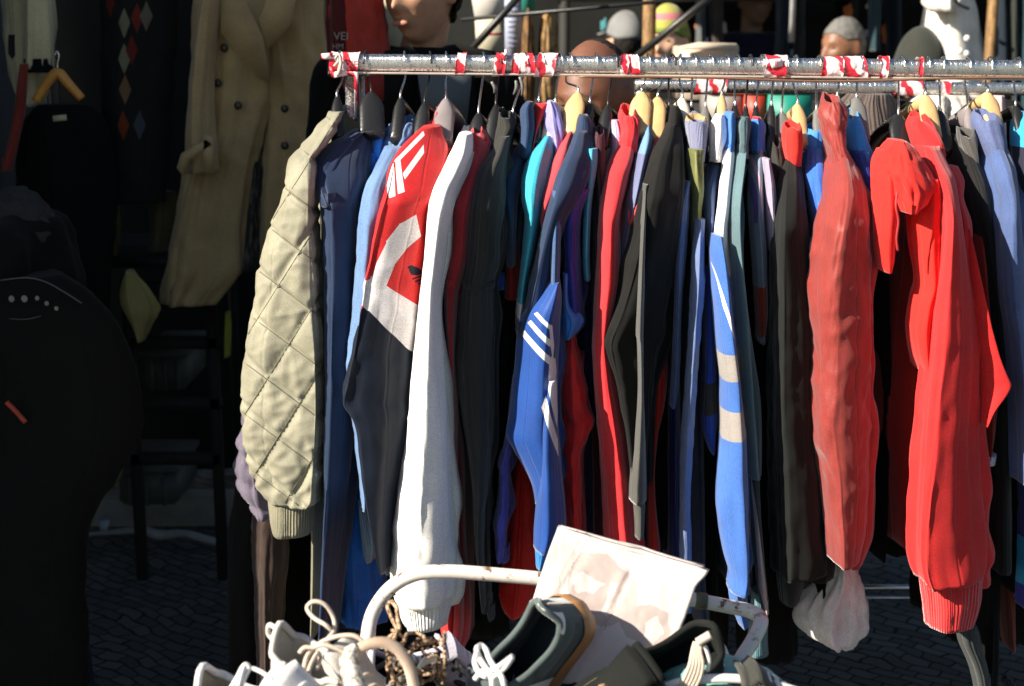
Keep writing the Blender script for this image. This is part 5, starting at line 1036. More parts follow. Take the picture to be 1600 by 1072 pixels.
# cardboard carton on the far table
ct = thing('cardboard_box', at(1113, 92, 4.9), 'pale cardboard box with open flaps on the far table, right of the beanie', 'box')
kb = plain('pale cardboard', (.62, .50, .38), .85, nscale=10)
bx0 = at(1066, 92, 4.9); bx1 = at(1154, 92, 4.9); zt = at(1110, 72, 4.9).z
MB().box(((bx0.x + bx1.x) / 2, 5.05, zt - .09), (bx1.x - bx0.x, .3, .18), bev=.003).build('box', kb, ct)
MB().slab([at(x, y, 4.88) for x, y in ((1064, 72), (1092, 66), (1150, 68), (1154, 72), (1152, 78), (1064, 78))], .004).build('flap', kb, ct)
tb_ = thing('trestle_table', (at(1150, 200, 4.9).x, 4.9, 0), 'far display table carrying the cardboard box and coloured crates', 'table')
MB().box((at(1180, 200, 4.9).x, 5.0, zt - .21), (1.6, .6, .04), bev=.004).build('top', dk, tb_)
for dx in (-.7, .7):
    for dy in (-.2, .2): MB().box((at(1180, 200, 4.9).x + dx, 5.0 + dy, (zt - .23) / 2), (.04, .04, zt - .23), bev=.003).build('leg', dk, tb_)
for p, Y, c, lb in [([(1112, 147), (1162, 147), (1162, 200), (1112, 200)], 3.9, (.30, .28, .27), 'light grey plastic crate seen between hanger hooks'), ([(1168, 146), (1200, 146), (1200, 205), (1168, 205)], 3.85, (.50, .035, .015), 'orange red plastic crate seen between hanger hooks'), ([(1206, 145), (1272, 145), (1272, 215), (1206, 215)], 3.8, (.01, .22, .16), 'green plastic crate seen between hanger hooks')]:
    P = [at(x, y, Y) for x, y in p]; t = thing('plastic_crate', ((P[0].x + P[1].x) / 2, Y + .12, P[2].z), lb, 'crate', 'coloured crates behind the racks'); mt = plain('crate', c, .5)
    W = P[1].x - P[0].x; H = P[0].z - P[3].z
    MB().box(((P[0].x + P[1].x) / 2, Y + .13, (P[0].z + P[3].z) / 2), (W, .24, H), bev=.006).build('box', mt, t)
    MB().box(((P[0].x + P[1].x) / 2, Y + .13, P[0].z + .004), (W + .008, .25, .012), bev=.002).build('rim', plain('crate rim', (.5, .42, .3), .5), t)
bl = thing('display_bench', (at(1190, 400, 3.95).x, 3.95, 0), 'dark bench under the grey, red and green crates', 'bench')
zb = at(1190, 212, 3.95).z
MB().box((at(1190, 212, 3.95).x, 3.95, zb - .02), (.55, .4, .03), bev=.003).build('top', dk, bl)
for dx in (-.24, .24): MB().box((at(1190, 212, 3.95).x + dx, 3.95, (zb - .035) / 2), (.04, .3, zb - .035), bev=.003).build('leg', dk, bl)
hung('ribbed_sweater', 'brown grey ribbed sweater hanging on the second rack behind the barrel-ended hanger', 'sweater',
     [('body', [(148, 1325, 1395), (165, 1310, 1402), (200, 1305, 1408), (260, 1320, 1400), (500, 1330, 1400)], 3.16, .05, mk('rbsw', (.11, .085, .075), ribs=70, bump=.6), dict(amp=1.2))])
hung('white_blouse', 'white and grey printed blouses bunched on the second rack behind the wooden hanger', 'blouse',
     [('body', [(150, 1440, 1535), (170, 1430, 1545), (230, 1440, 1550), (400, 1450, 1540)], 3.18, .05, spotted('printed cotton', (.60, .56, .50), (.03, .03, .03), 34, .53, .60, .8, .8, bump=.1), dict(amp=1.6, crumple=.6))])
hung('pink_scarf', 'pale pink scarf on the second rack near the right edge', 'scarf', [('body', [(150, 1556, 1572), (200, 1556, 1574), (260, 1560, 1574)], 3.14, .02, mk('ppk', (.55, .36, .36)), dict())])
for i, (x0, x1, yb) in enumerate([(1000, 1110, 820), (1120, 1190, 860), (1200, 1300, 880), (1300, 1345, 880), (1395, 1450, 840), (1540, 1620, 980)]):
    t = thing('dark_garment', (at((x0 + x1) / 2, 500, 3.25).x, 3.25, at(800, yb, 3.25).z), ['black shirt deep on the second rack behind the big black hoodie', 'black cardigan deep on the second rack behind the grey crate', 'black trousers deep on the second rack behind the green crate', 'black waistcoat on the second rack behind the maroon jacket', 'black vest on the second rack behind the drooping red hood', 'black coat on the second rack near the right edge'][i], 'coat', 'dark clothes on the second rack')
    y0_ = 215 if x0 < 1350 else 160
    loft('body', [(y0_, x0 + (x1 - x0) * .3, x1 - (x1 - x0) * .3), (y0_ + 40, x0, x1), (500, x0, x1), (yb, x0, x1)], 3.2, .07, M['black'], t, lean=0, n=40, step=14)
wc = hung('white_coat', 'brilliant white hooded coat hanging in the far stall at the upper right', 'coat',
     [('body', [(-20, 1468, 1515), (10, 1455, 1530), (40, 1450, 1538), (90, 1446, 1546), (150, 1444, 1556), (240, 1450, 1550)], 5.6, .09, mk('wco', (.80, .76, .68), wr=.8, wscale=8), dict(amp=1.3)),
      ('hood', [(-40, 1462, 1500), (0, 1452, 1508), (18, 1462, 1500)], 5.52, .06, M['wco'], dict(amp=1.5, opened=False))])
MB().tube([at(1490, -2, 5.50), at(1500, 8, 5.50), at(1514, 14, 5.50)], .006, 8, 3).build('cord', bk, wc)
for x, y in ((1500, 80), (1510, 84), (1511, 60)): MB().ell(at(x, y, 5.54), (.012, .012, .012), nu=12, nv=8).build('toggle', plain('toggle', (.8, .78, .72), .4), wc)
# dark far-stall stock: garments and small goods
ds = [mk('fs1', (.012, .02, .03)), mk('fs2', (.03, .035, .03)), mk('fs3', (.02, .05, .06)), mk('fs4', (.06, .05, .04)), mk('fs5', (.09, .10, .10))]
lbs = ['deep blue', 'soot black', 'dark teal', 'dull brown', 'slate grey']
for i, (x, w_, yb, Y) in enumerate([(1565, 18, 200, 5.6), (1582, 16, 220, 5.6), (1600, 20, 220, 5.6), (1120, 22, 80, 6.6), (1096, 14, 74, 6.6), (1225, 18, 88, 6.4), (1252, 14, 90, 6.4), (1370, 16, 80, 6.2), (935, 22, 60, 8.2), (880, 16, 50, 8.0), (1400, 20, 90, 6.3)]):
    t = hung('hanging_garment', f'{lbs[i % 5]} garment in the far stall' + [' nearest the white coat', ' second from the white coat', ' at the right edge', ' behind the cardboard box', ' right of the beanie', ' right of the navy figure', ' left of the grey-haired man', ' right of the grey-haired man', ' behind the flat cap', ' behind the shaven head', ' left of the black beanie'][i], 'garment',
         [('body', [(-80, x - w_ * .3, x + w_ * .3), (-20, x - w_ * .5, x + w_ * .5), (yb, x - w_ * .5, x + w_ * .5)], Y, .06, ds[i % 5], dict(amp=1.5))])
    t['group'] = 'clothes hanging in the far stall'
rnd = random.Random(5)
cols = [('pale blue', (.25, .38, .45)), ('off-white', (.55, .52, .45)), ('red', (.45, .05, .03)), ('brown', (.25, .12, .05)), ('grey', (.25, .26, .25)), ('teal', (.05, .18, .20)), ('lilac', (.35, .30, .42)), ('orange', (.55, .14, .03))]
spots = [(1126, 22, 5, 'below a hanging lamp'), (1130, 44, 7, 'on the shelf edge'), (1122, 58, 6, 'left of the navy jacket'), (1248, 66, 10, 'right of the white pole'), (1222, 60, 9, 'left of the white pole'), (1252, 48, 4, 'above the pale bundle'), (1352, 52, 6, 'right of the grey-haired man'), (1386, 50, 11, 'beside the black beanie'), (1392, 62, 8, 'just left of the black beanie'), (1355, 10, 3, 'near the top edge'), (1384, 9, 3, 'high up beside the strings'), (1325, 18, 8, 'hanging above the grey head'), (1343, 42, 3, 'behind the grey head'), (945, 40, 8, 'right of the blue cap'), (1070, 62, 8, 'behind the yellow beanie'), (1090, 40, 5, 'over the cardboard box'), (1240, 84, 7, 'low beside the rail')]
for i, (x, y, r, wh) in enumerate(spots):
    nm, c = cols[i % 8] if i != 11 else cols[7]; Y = 6.7; rr_ = r * mpp(y, Y)
    t = thing('stall_goods', at(x, y + r, Y), f'small {nm} item of stock {wh}', 'stall goods', 'small goods in the far stall')
    mb = MB(); bm = bmesh.new(); bmesh.ops.create_icosphere(bm, subdivisions=3, radius=1)
    for v in bm.verts:
        q = 1 + .5 * noise.noise(v.co * 1.6 + Vector((i * 3, 0, 0))); v.co = Vector((v.co.x * rr_ * .8, v.co.y * rr_ * .6, v.co.z * rr_ * (1.3 if i % 2 else .9))) * q + at(x, y, Y)
    bm.verts.index_update(); mb.add([v.co.copy() for v in bm.verts], [[v.index for v in f.verts] for f in bm.faces]); bm.free(); mb.build('item', fab('goods', c), t)
sh = thing('shelf', (1.3, 7.0, 0), 'black shelving behind the far stall goods', 'shelf')
for z in (1.0, 1.38, 1.75, 2.1): MB().box((2.3, 7.0, z), (4.2, .35, .025), bev=.003).build('board', dk, sh)
for x in (.25, 1.6, 3.0, 4.35): MB().box((x, 7.0, 1.1), (.04, .34, 2.2), bev=.003).build('side', dk, sh)
bd = sheet('back_sheet', [(-.3, 7.4, .02), (7.0, 7.4, .02), (7.0, 7.4, 2.7), (-.3, 7.4, 2.7)], pole, tarpm, .06)
# ------------------------------------------------------------------ cart with shoes
paint = spotted('chipped cream paint', (.72, .66, .60), (.16, .08, .04), 42, .56, .62, .35, .8, bump=.5, stretch=(1, 1, 1))
ctr = thing('shoe_cart', (.0, 1.75, 0), 'old pram-like cart with a chipped cream tube handle, heaped with shoes', 'cart')
CY = 1.95
hp = [(560, 1075, 1.86), (572, 1010, 1.90), (580, 965, 1.93), (598, 932, CY), (622, 910, CY), (655, 896, CY), (700, 893, CY), (750, 896, CY), (800, 900, CY), (850, 905, CY), (950, 918, CY), (1040, 930, CY), (1095, 939, CY), (1140, 948, CY), (1172, 955, CY - .01), (1188, 966, CY - .03), (1186, 982, CY - .06), (1172, 1008, CY - .08), (1156, 1035, CY - .10), (1147, 1080, CY - .12)]
MB().tube([at(*p) for p in hp], .0105, 18, 5).build('handle', paint, ctr)
MB().tube([at(1086, 938, CY), at(1104, 940, CY)], .0122, 16, 1).build('handle_sleeve', plain('olive grey plastic', (.10, .10, .06), .5), ctr)
MB().tube([at(x, y, Y) for x, y, Y in ((1098, 996, 1.84), (1118, 1004, 1.84), (1130, 1026, 1.84), (1130, 1060, 1.84), (1126, 1090, 1.84))], .0085, 14, 5).build('bag_strap', plain('white webbing', (.75, .68, .66), .7), ctr)
zt_ = at(800, 1112, 1.93).z
tray = MB()
x0, x1, y0, y1 = -.36, .34, 1.42, 1.93
tray.box(((x0 + x1) / 2, (y0 + y1) / 2, zt_ - .16), (x1 - x0, y1 - y0, .02), bev=.004); 
for a_, b_ in (((x0, (y0 + y1) / 2), (.012, y1 - y0)), ((x1, (y0 + y1) / 2), (.012, y1 - y0)), (((x0 + x1) / 2, y0), (x1 - x0 + .012, .012)), (((x0 + x1) / 2, y1), (x1 - x0 + .012, .012))):
    tray.box((a_[0], a_[1], zt_ - .09), (b_[0], b_[1], .16), bev=.003)
tray.build('tray', plain('faded mint enamel', (.30, .52, .46), .5), ctr)
for x in (x0 + .06, x1 - .06):
    for y in (y0 + .06, y1 - .06):
        MB().tube([(x, y, .12), (x, y, zt_ - .17)], .009, 10, 1).build('leg', paint, ctr)
        wv = MB()
        ring = [Vector((x + .02, y + .10 * math.cos(a), .11 + .10 * math.sin(a))) for a in [2 * math.pi * q / 24 for q in range(25)]]
        wv.tube(ring, .010, 8, 1, False); tyre = wv.build('wheel', plain('rubber', (.02, .02, .02), .7), ctr)
        for q in range(6):
            a = math.pi * q / 6; MB().tube([(x + .02, y + .1 * math.cos(a), .11 + .1 * math.sin(a)), (x + .02, y - .1 * math.cos(a), .11 - .1 * math.sin(a))], .0015, 6, 1).build('spoke', chrome, tyre)
# mint bag rim, lower right
mb_ = thing('mint_bag', at(1135, 1085, 1.66), 'mint green bag with a thick white rim at the bottom right of the cart', 'bag')
MB().tube([at(x, y, 1.66) for x, y in ((1010, 1090), (1040, 1074), (1075, 1064), (1130, 1060), (1180, 1064), (1225, 1074), (1260, 1086))], .006, 12, 5).build('rim', plain('white rim', (.78, .74, .70), .6), mb_)
loft('bag_side', [(1076, 1070, 1190), (1086, 1045, 1215), (1120, 1020, 1240), (1200, 1020, 1240)], 1.665, .06, fab('mint cloth', (.22, .50, .42), wr=.3), mb_, lean=0, opened=False, amp=.3)

# folded cardboard carton with a faded print
Yb = 1.86
bp = [(872, 826), (1110, 892), (1036, 1062), (800, 1060), (826, 960), (842, 908)]
def box_pt(x, y):  # carton face leans back: the top is farther away
    return at(x, y, 1.74 + (1060 - y) / 234 * .10)
car = thing('cardboard_carton', at(940, 1060, 1.78), 'creased cardboard carton with a faded printed figure, propped on the cart handle', 'cardboard')
cbm, nt2, pb = newmat('bleached cardboard'); N = nt2.nodes; L = nt2.links
tcn = N.new('ShaderNodeTexCoord'); pos = tcn.outputs['Object']; base = N.new('ShaderNodeRGB'); base.outputs[0].default_value = (.66, .59, .55, 1); cc = base.outputs[0]
PR = (.50, .41, .375); LT = (.68, .61, .57)
dn = N.new('ShaderNodeTexNoise'); dn.inputs['Scale'].default_value = 32; dn.inputs['Detail'].default_value = 4; L.new(pos, dn.inputs['Vector'])
dm = N.new('ShaderNodeVectorMath'); dm.operation = 'MULTIPLY_ADD'; L.new(dn.outputs['Color'], dm.inputs[0]); dm.inputs[1].default_value = (.022, 0, .022); L.new(pos, dm.inputs[2])
da = N.new('ShaderNodeVectorMath'); da.operation = 'SUBTRACT'; L.new(dm.outputs[0], da.inputs[0]); da.inputs[1].default_value = (.011, 0, .011); pos0 = pos; pos = da.outputs[0]
for pts, c2 in [([(905, 880), (930, 872), (965, 885), (990, 905), (1000, 935), (975, 958), (940, 965), (900, 950), (885, 915)], PR), ([(893, 905), (912, 897), (945, 915), (925, 925), (898, 922)], LT), ([(968, 965), (990, 950), (1020, 952), (1046, 964), (1050, 985), (1035, 1002), (1005, 1005), (980, 990)], PR),
               ([(1006, 972), (1030, 968), (1038, 988), (1016, 1001), (1002, 992)], LT), ([(870, 960), (905, 955), (930, 975), (900, 1000), (868, 985)], (.60, .52, .48)), ([(955, 915), (965, 918), (950, 955), (940, 950)], LT), ([(850, 860), (880, 850), (900, 870), (860, 930), (842, 915)], (.58, .49, .45)),
               ([(922, 838), (924, 838), (880, 925), (878, 925)], (.42, .32, .30)), ([(980, 905), (982, 905), (945, 975), (943, 975)], (.42, .32, .30)), ([(903, 846), (905, 846), (862, 930), (860, 930)], (.45, .36, .33))]:
    mkk = poly_mask(nt2, pos, pts, 1.74 + (1060 - sum(p[1] for p in pts) / len(pts)) / 234 * .10); mx = N.new('ShaderNodeMix'); mx.data_type = 'RGBA'; L.new(mkk, mx.inputs[0]); L.new(cc, mx.inputs[6]); mx.inputs[7].default_value = c4(c2); cc = mx.outputs[2]
nn = N.new('ShaderNodeTexNoise'); nn.inputs['Scale'].default_value = 25; nn.inputs['Detail'].default_value = 6; L.new(pos, nn.inputs['Vector']); mr_ = N.new('ShaderNodeMapRange'); mr_.inputs[3].default_value = .82; mr_.inputs[4].default_value = 1.1; L.new(nn.outputs['Fac'], mr_.inputs[0])
sv = N.new('ShaderNodeVectorMath'); sv.operation = 'SCALE'; L.new(cc, sv.inputs[0]); L.new(mr_.outputs[0], sv.inputs['Scale']); L.new(sv.outputs[0], pb.inputs['Base Color']); pb.inputs['Roughness'].default_value = .7
bb = N.new('ShaderNodeBump'); bb.inputs['Strength'].default_value = .4; bb.inputs['Distance'].default_value = .004; L.new(nn.outputs['Fac'], bb.inputs['Height']); L.new(bb.outputs[0], pb.inputs['Normal'])
def cardgrid(name, rows, back, th=.006):
    vs = []; fs = []; m = 40; n = 50; rows = sorted(rows)
    for s in (0, 1):
        for i in range(m + 1):
            y = rows[0][0] + (rows[-1][0] - rows[0][0]) * i / m
            for q in range(len(rows) - 1):
                if y <= rows[q + 1][0] + 1e-6: break
            a, b = rows[q], rows[q + 1]; t = (y - a[0]) / (b[0] - a[0]); xl = a[1] + (b[1] - a[1]) * t; xr = a[2] + (b[2] - a[2]) * t
            for j in range(n + 1):
                x = xl + (xr - xl) * j / n; p = box_pt(x, y)
                cr1 = -.004 * math.exp(-((x + .5 * y - (900 + .5 * 880)) / 4) ** 2) - .004 * math.exp(-((x + .52 * y - (982 + .52 * 905)) / 4) ** 2)
                p = p + Vector((0, back + s * th + .006 * nsz(x * .012, y * .012, 1) - cr1 + .0015 * nsz(x * .08, y * .08, 4), 0)); vs.append(p)
    K = (m + 1) * (n + 1)
    for s in (0, 1):
        for i in range(m):
            for j in range(n):
                f = [s * K + i * (n + 1) + j, s * K + (i + 1) * (n + 1) + j, s * K + (i + 1) * (n + 1) + j + 1, s * K + i * (n + 1) + j + 1]; fs.append(tuple(f if not s else f[::-1]))
    def eg(i, j): return i * (n + 1) + j
    for j in range(n): fs.append((eg(0, j), eg(0, j + 1), K + eg(0, j + 1), K + eg(0, j))); fs.append((eg(m, j + 1), eg(m, j), K + eg(m, j), K + eg(m, j + 1)))
    for i in range(m): fs.append((eg(i + 1, 0), eg(i, 0), K + eg(i, 0), K + eg(i + 1, 0))); fs.append((eg(i, n), eg(i + 1, n), K + eg(i + 1, n), K + eg(i, n)))
    return mesh(name, vs, fs, cbm, car)
cardgrid('face', [(826, 872, 876), (840, 867, 926), (860, 859, 996), (880, 852, 1068), (892, 848, 1109), (900, 845, 1104), (915, 840, 1088), (940, 832, 1080), (1000, 812, 1058), (1068, 800, 1032)], 0)
cardgrid('back', [(832, 874, 880), (850, 868, 950), (895, 852, 1106), (905, 848, 1098), (1060, 806, 1040)], .022)


# ---- shoes
M['eyelet'] = plain('dull eyelet metal', (.12, .11, .10), .35, .8)
def shoe(label, P, T, U, Ls=.28, upper=None, lining=None, sole=None, lace=None, high=0.0, heeltab=None, stripe=None, solet=.020, name='shoe', grp='shoes heaped on the cart', tongue=True, loop=False, wid=1.0, laces=True, cat='shoe'):
    T = Vector(T).normalized(); U = Vector(U); U = (U - T * U.dot(T)).normalized(); W = T.cross(U)
    P = Vector(P)
    def X(s, w, z): return P + T * (s * Ls) + W * (w * wid) + U * z
    t = thing(name, P, label, cat, grp)
    def wd(s):
        b = .030 + .016 * math.exp(-((s - .68) / .22) ** 2) + .004 * math.exp(-((s - .12) / .15) ** 2)
        if s < .10: b *= math.sqrt(max(0, 1 - (1 - s / .10) ** 2)) * .97 + .03
        if s > .82: b *= math.sqrt(max(0, 1 - ((s - .82) / .18) ** 2)) * .98 + .02
        return b
    def ht(s):
        if s < .40: return .086 + high + (-.026) * math.sin(min(1, s / .36) * math.pi) ** 1 * (1 if not high else .4) 
        q = (s - .40) / .60
        return (.086 + high) * (1 - q) ** 1.5 * .62 + .034 + .016 * (1 - q)  + .0 * q
    def fm(s):
        if s < .02: return R(90)
        if s < .34: return R(52)
        if s < .46: return R(52 + 38 * (s - .34) / .12 * .55)
        if s < .62: return R(73 + 17 * (s - .46) / .16)
        return R(90)
    def pt(s, f, side, off=0.0):
        w = wd(s) + off; h = ht(s); zz = (h) * math.sin(f) ** .9 + off * math.sin(f)
        ww = w * (math.cos(f) ** .55 if f < R(89.9) else 0.0)
        if f < R(45): ww = w * (1 - .10 * (f / R(45)) ** 2) 
        else: ww = w * .90 * (math.cos(f) / math.cos(R(45))) ** .75 if f < R(89.9) else 0
        return X(s, side * ww, zz)
    m, n = 64, 18
    for nm, off, mt in (('upper', 0, upper), ('lining', -.0035, lining)):
        vs = []; fs = []
        for i in range(m + 1):
            s = i / m
            for side in (-1, 1):
                for j in range(n + 1):
                    f = fm(s) * j / n; p = pt(s, f, side, off); p += (U * .0012 + W * .0012 * side) * nsz(s * 9, f * 4 * side, 2.2 + high * 9); vs.append(p)
        Rw = 2 * (n + 1)
        for i in range(m):
            for sd in (0, 1):
                for j in range(n):
                    a = i * Rw + sd * (n + 1) + j; b_ = a + Rw
                    fs.append((a, b_, b_ + 1, a + 1) if sd else (a, a + 1, b_ + 1, b_))
        mesh(nm, vs, fs, mt, t)
    # insole
    vs = []; fs = []
    for i in range(m + 1):
        s = i / m; vs += [X(s, -wd(s) * .97, .006), X(s, wd(s) * .97, .006)]
    for i in range(m): fs.append((2 * i, 2 * i + 1, 2 * i + 3, 2 * i + 2))
    mesh('insole', vs, fs, lining, t)
    # padded collar
    pts = [pt(s, fm(s), -1) for s in (.44, .38, .33, .27, .20, .13, .07, .03)] + [pt(.005, R(90), 1) + T * .002] + [pt(s, fm(s), 1) for s in (.03, .07, .13, .20, .27, .33, .38, .44)]
    MB().tube(pts, .0045, 10, 4).build('collar', upper, t)
    # sole
    out = [(s, 1) for s in [i / 48 for i in range(49)]]; ring = [X(s, wd(s) * 1.06 + .002, 0) for s, _ in out] + [X(s, -wd(s) * 1.06 - .002, 0) for s, _ in out[::-1]]
    n_ = len(ring); lev = [(.010, 1.0), (.004, 1.02), (-solet * .7, 1.02), (-solet, .97)]; vs = []; fs = []
    cen = X(.5, 0, 0)
    for z, k_ in lev: vs += [cen + (p - cen) * k_ + U * z for p in ring]
    for l in range(3):
        for i in range(n_): k_ = (i + 1) % n_; fs.append((l * n_ + i, l * n_ + k_, (l + 1) * n_ + k_, (l + 1) * n_ + i))
    fs.append(tuple(3 * n_ + i for i in range(n_)))
    mesh('sole', vs, fs, sole, t)
    st_ = MB()
    for sd in (1, -1):
        for f0 in (12, 16): st_.tube([pt(i / 30, R(f0) * (1 + .25 * math.sin(i * .35)), sd, .0008) for i in range(1, 29)], .0006, 5, 1)
        for s0 in (.36, .375): st_.tube([pt(s0 - .10 * (k / 8) ** 1.5, R(14 + 36 * k / 8), sd, .0008) for k in range(9)], .0006, 5, 1)
        st_.tube([pt(.44 + .3 * k / 8, R(66 - 3 * k / 8), sd, .0008) for k in range(9)], .0006, 5, 1)
    st_.build('stitching', M['thread'], t)
    if laces and lace:
        for k in range(5):
            for sd in (1, -1):
                c_ = pt(.44 + .05 * k, R(62), sd, .0012); MB().ell(c_, (.0036, .0036, .0036), nu=10, nv=6).build('eyelet', M['eyelet'], t)
    if heeltab:
        vs = []; fs = []
        for i in range(9):
            s = .004 + .07 * i / 8
            for j in range(9): 
                f0 = R(34 + 12 * i / 8); f1 = fm(s) * .99
                vs.append(pt(s, f0 + (f1 - f0) * j / 8, 1, .004)); vs.append(pt(s, f0 + (f1 - f0) * j / 8, -1, .004))
        for i in range(8):
            for j in range(8):
                for q in (0, 1): a = i * 18 + j * 2 + q; f = (a, a + 18, a + 20, a + 2); fs.append(f if q == 0 else f[::-1])
        mesh('heel_tab', vs, fs, heeltab, t)
    if stripe:
        for (s0, s1, fa, fb, sh_) in stripe[1]:
            vs = []; fs = []
            for side in (1, -1):
                b0 = len(vs)
                for i in range(17):
                    for j in range(5):
                        f = R(fa + (fb - fa) * i / 16); s = s0 + (s1 - s0) * j / 4 + sh_ * i / 16; vs.append(pt(s, f, side, .0018))
                for i in range(16):
                    for j in range(4): a = b0 + i * 5 + j; fs.append((a, a + 1, a + 6, a + 5))
            mesh('side_stripe', vs, fs, stripe[0], t)
    if tongue:
        vs = []; fs = []
        for i in range(13):
            q = i / 12; s = .62 - .27 * q; z = ht(s) * .98 + .006 + .018 * q ** 2; 
            for j in range(9):
                w = (j / 8 - .5) * (.044 + .008 * q); vs.append(X(s, w, z - (abs(w) / .026) ** 2 * .006))
        for i in range(12):
            for j in range(8): a = i * 9 + j; fs.append((a, a + 1, a + 10, a + 9))
        o = mesh('tongue', vs, fs, upper, t); md = o.modifiers.new('th', 'SOLIDIFY'); md.thickness = .005
    if lace and laces:
        L_ = MB()
        for k_ in range(5):
            s = .44 + .045 * k_; z = ht(s) + .008; w = .020 + .002 * (4 - k_) / 4
            L_.tube([X(s, -w - .004, z - .012), X(s + .008, -w * .5, z - .001), X(s + .012, 0, z + .001), X(s + .018, w * .5, z - .001), X(s + .026, w + .004, z - .012)], .0026, 7, 3)
            L_.tube([X(s, w + .004, z - .012), X(s + .008, w * .5, z + .001), X(s + .012, 0, z + .004), X(s + .018, -w * .5, z + .001), X(s + .026, -w - .004, z - .012)], .0026, 7, 3)
        L_.build('lacing', lace, t)
    if loop: MB().tube([X(.0, 0, .075 + high), X(-.05, 0, .074 + high), X(-.056, 0, .058 + high), X(-.004, 0, .052 + high)], .0035, 8, 5).build('pull_loop', upper, t)
    return t, X, ht
lc = plain('beige round lace', (.62, .52, .42), .8, bscale=900, bump=.4); lw = plain('white flat lace', (.78, .76, .73), .8); lbw = spotted('brown and cream lace', (.55, .38, .24), (.09, .045, .02), 220, .45, .55, .8, .8)
greysu = fab('grey suede', (.52, .50, .46), weave=1500, wr=.2); wsn = fab('white leather shoe', (.76, .73, .70), rough=.5, wr=.15, bump=.05)
tealsu = fab('teal grey suede', (.080, .105, .102), weave=1600, wr=.12, sheen=.5); navyl = fab('dark teal lining', (.012, .018, .022), weave=900)
gum = plain('gum rubber', (.42, .20, .07), .5); wht = plain('white rubber', (.74, .72, .68), .5)
def lace(pts, r, mat, par, nm='loose_lace'): return MB().tube([at(*p) for p in pts], r, 9, 6).build(nm, mat, par)
blk = fab('black mesh', (.006, .007, .006), sheen=.04, weave=700, wr=.3); oliv = fab('green canvas', (.09, .13, .09), weave=900, wr=.3)
tanl = fab('tan leather', (.50, .28, .10), rough=.5, wr=.3); lil3 = fab('lilac white mesh', (.55, .52, .60), weave=700, wr=.4, rough=.7); navk = fab('navy heel knit', (.03, .035, .10), weave=600, bump=.8)
fz = fab('fuzzy grey lining', (.28, .27, .25), weave=300, bump=1.0)
shoe('teal grey suede sneaker standing on its toe with a gum sole and white laces', at(903, 944, 1.73), (-.52, .05, -.85), (-.50, -.80, .42), upper=tealsu, lining=navyl, sole=gum, lace=lw, heeltab=wsn, stripe=(wsn, [(.33, .38, 4, 40, .05), (.50, .56, 8, 62, -.02)]), name='sneaker', cat='sneaker')
shoe('light grey suede ankle boot with a pull loop at its heel', at(436, 1098, 1.72), (.80, -.52, -.22), (-.02, -.25, 1), upper=greysu, lining=greysu, sole=wht, lace=lc, high=.05, loop=True, name='ankle_boot', cat='boot')
shoe('white leather sneaker at the far left of the heap, heel tab up', at(318, 1128, 1.60), (.92, -.36, -.12), (0, -.22, 1), upper=wsn, lining=mk('beigelin', (.42, .38, .30)), sole=wht, lace=lw, heeltab=wsn, name='sneaker', cat='sneaker')
shoe('lilac and white running shoe with a navy knitted heel, behind the beige laces', at(545, 1080, 1.88), (.88, .35, -.30), (.1, -.35, 1), upper=lil3, lining=navk, sole=wht, lace=lw, heeltab=navk, name='running_shoe', cat='sneaker')
gs = shoe('green canvas shoe with a snake patterned tongue pointing up', at(592, 1135, 1.72), (-.1, -.88, -.42), (0, -.35, .92), upper=oliv, lining=blk, sole=wht, name='canvas_shoe', cat='shoe', laces=False)
shoe('black shoe buried under a tangle of brown and cream laces', at(668, 1120, 1.82), (.2, -.92, -.3), (0, -.3, .95), upper=blk, lining=blk, sole=mk('bs', (.02, .02, .02)), name='shoe')
shoe('grey shoe with a fuzzy lined opening at the bottom edge left of the gum-soled sneaker', at(722, 1160, 1.66), (.25, -.9, -.35), (0, -.25, 1), upper=fz, lining=fz, sole=wht, name='slipper', cat='slipper', tongue=False)
shoe('tan leather loafer at the bottom edge in front of the carton', at(915, 1152, 1.56), (.82, -.45, -.30), (.05, -.3, 1), upper=tanl, lining=mk('tanlin', (.22, .10, .03)), sole=gum, name='loafer', cat='loafer', tongue=False)
bs = shoe('black shoe lying on its side with its opening forward and a bundle of pale laces', at(1120, 1022, 1.75), (-.80, -.30, -.38), (-.30, -.70, .62), upper=blk, lining=blk, sole=wht, name='shoe', wid=1.15)
# loose laces: parts of the shoes they belong to
def loose(root_label, pts, r, mat):
    o = [q for q in bpy.data.objects if q.get('label', '').startswith(root_label)][0]; return lace(pts, r, mat, o)
LB = 'light grey suede ankle boot'
loose(LB, [(515, 1012, 1.62), (512, 1000, 1.62), (522, 985, 1.63), (521, 965, 1.64), (508, 945, 1.64), (490, 940, 1.64), (480, 950, 1.64), (490, 965, 1.63), (508, 976, 1.62), (518, 985, 1.62)], .0027, lc)
loose(LB, [(472, 1075, 1.56), (475, 1045, 1.58), (482, 1022, 1.60), (500, 1005, 1.61), (525, 995, 1.61), (550, 993, 1.61), (565, 1000, 1.61), (566, 1008, 1.61)], .0029, lc)
loose(LB, [(468, 1020, 1.60), (476, 1012, 1.60), (490, 1012, 1.60), (505, 1008, 1.60), (522, 1012, 1.60), (538, 1020, 1.60)], .0027, lc)
loose(LB, [(478, 1080, 1.55), (482, 1050, 1.57), (490, 1030, 1.59), (497, 1020, 1.60), (500, 1030, 1.60), (495, 1045, 1.58)], .0027, lc)
loose('white leather sneaker', [(372, 1075, 1.52), (378, 1050, 1.53), (384, 1044, 1.54), (400, 1046, 1.54), (420, 1058, 1.53), (430, 1076, 1.52)], .0025, lw)
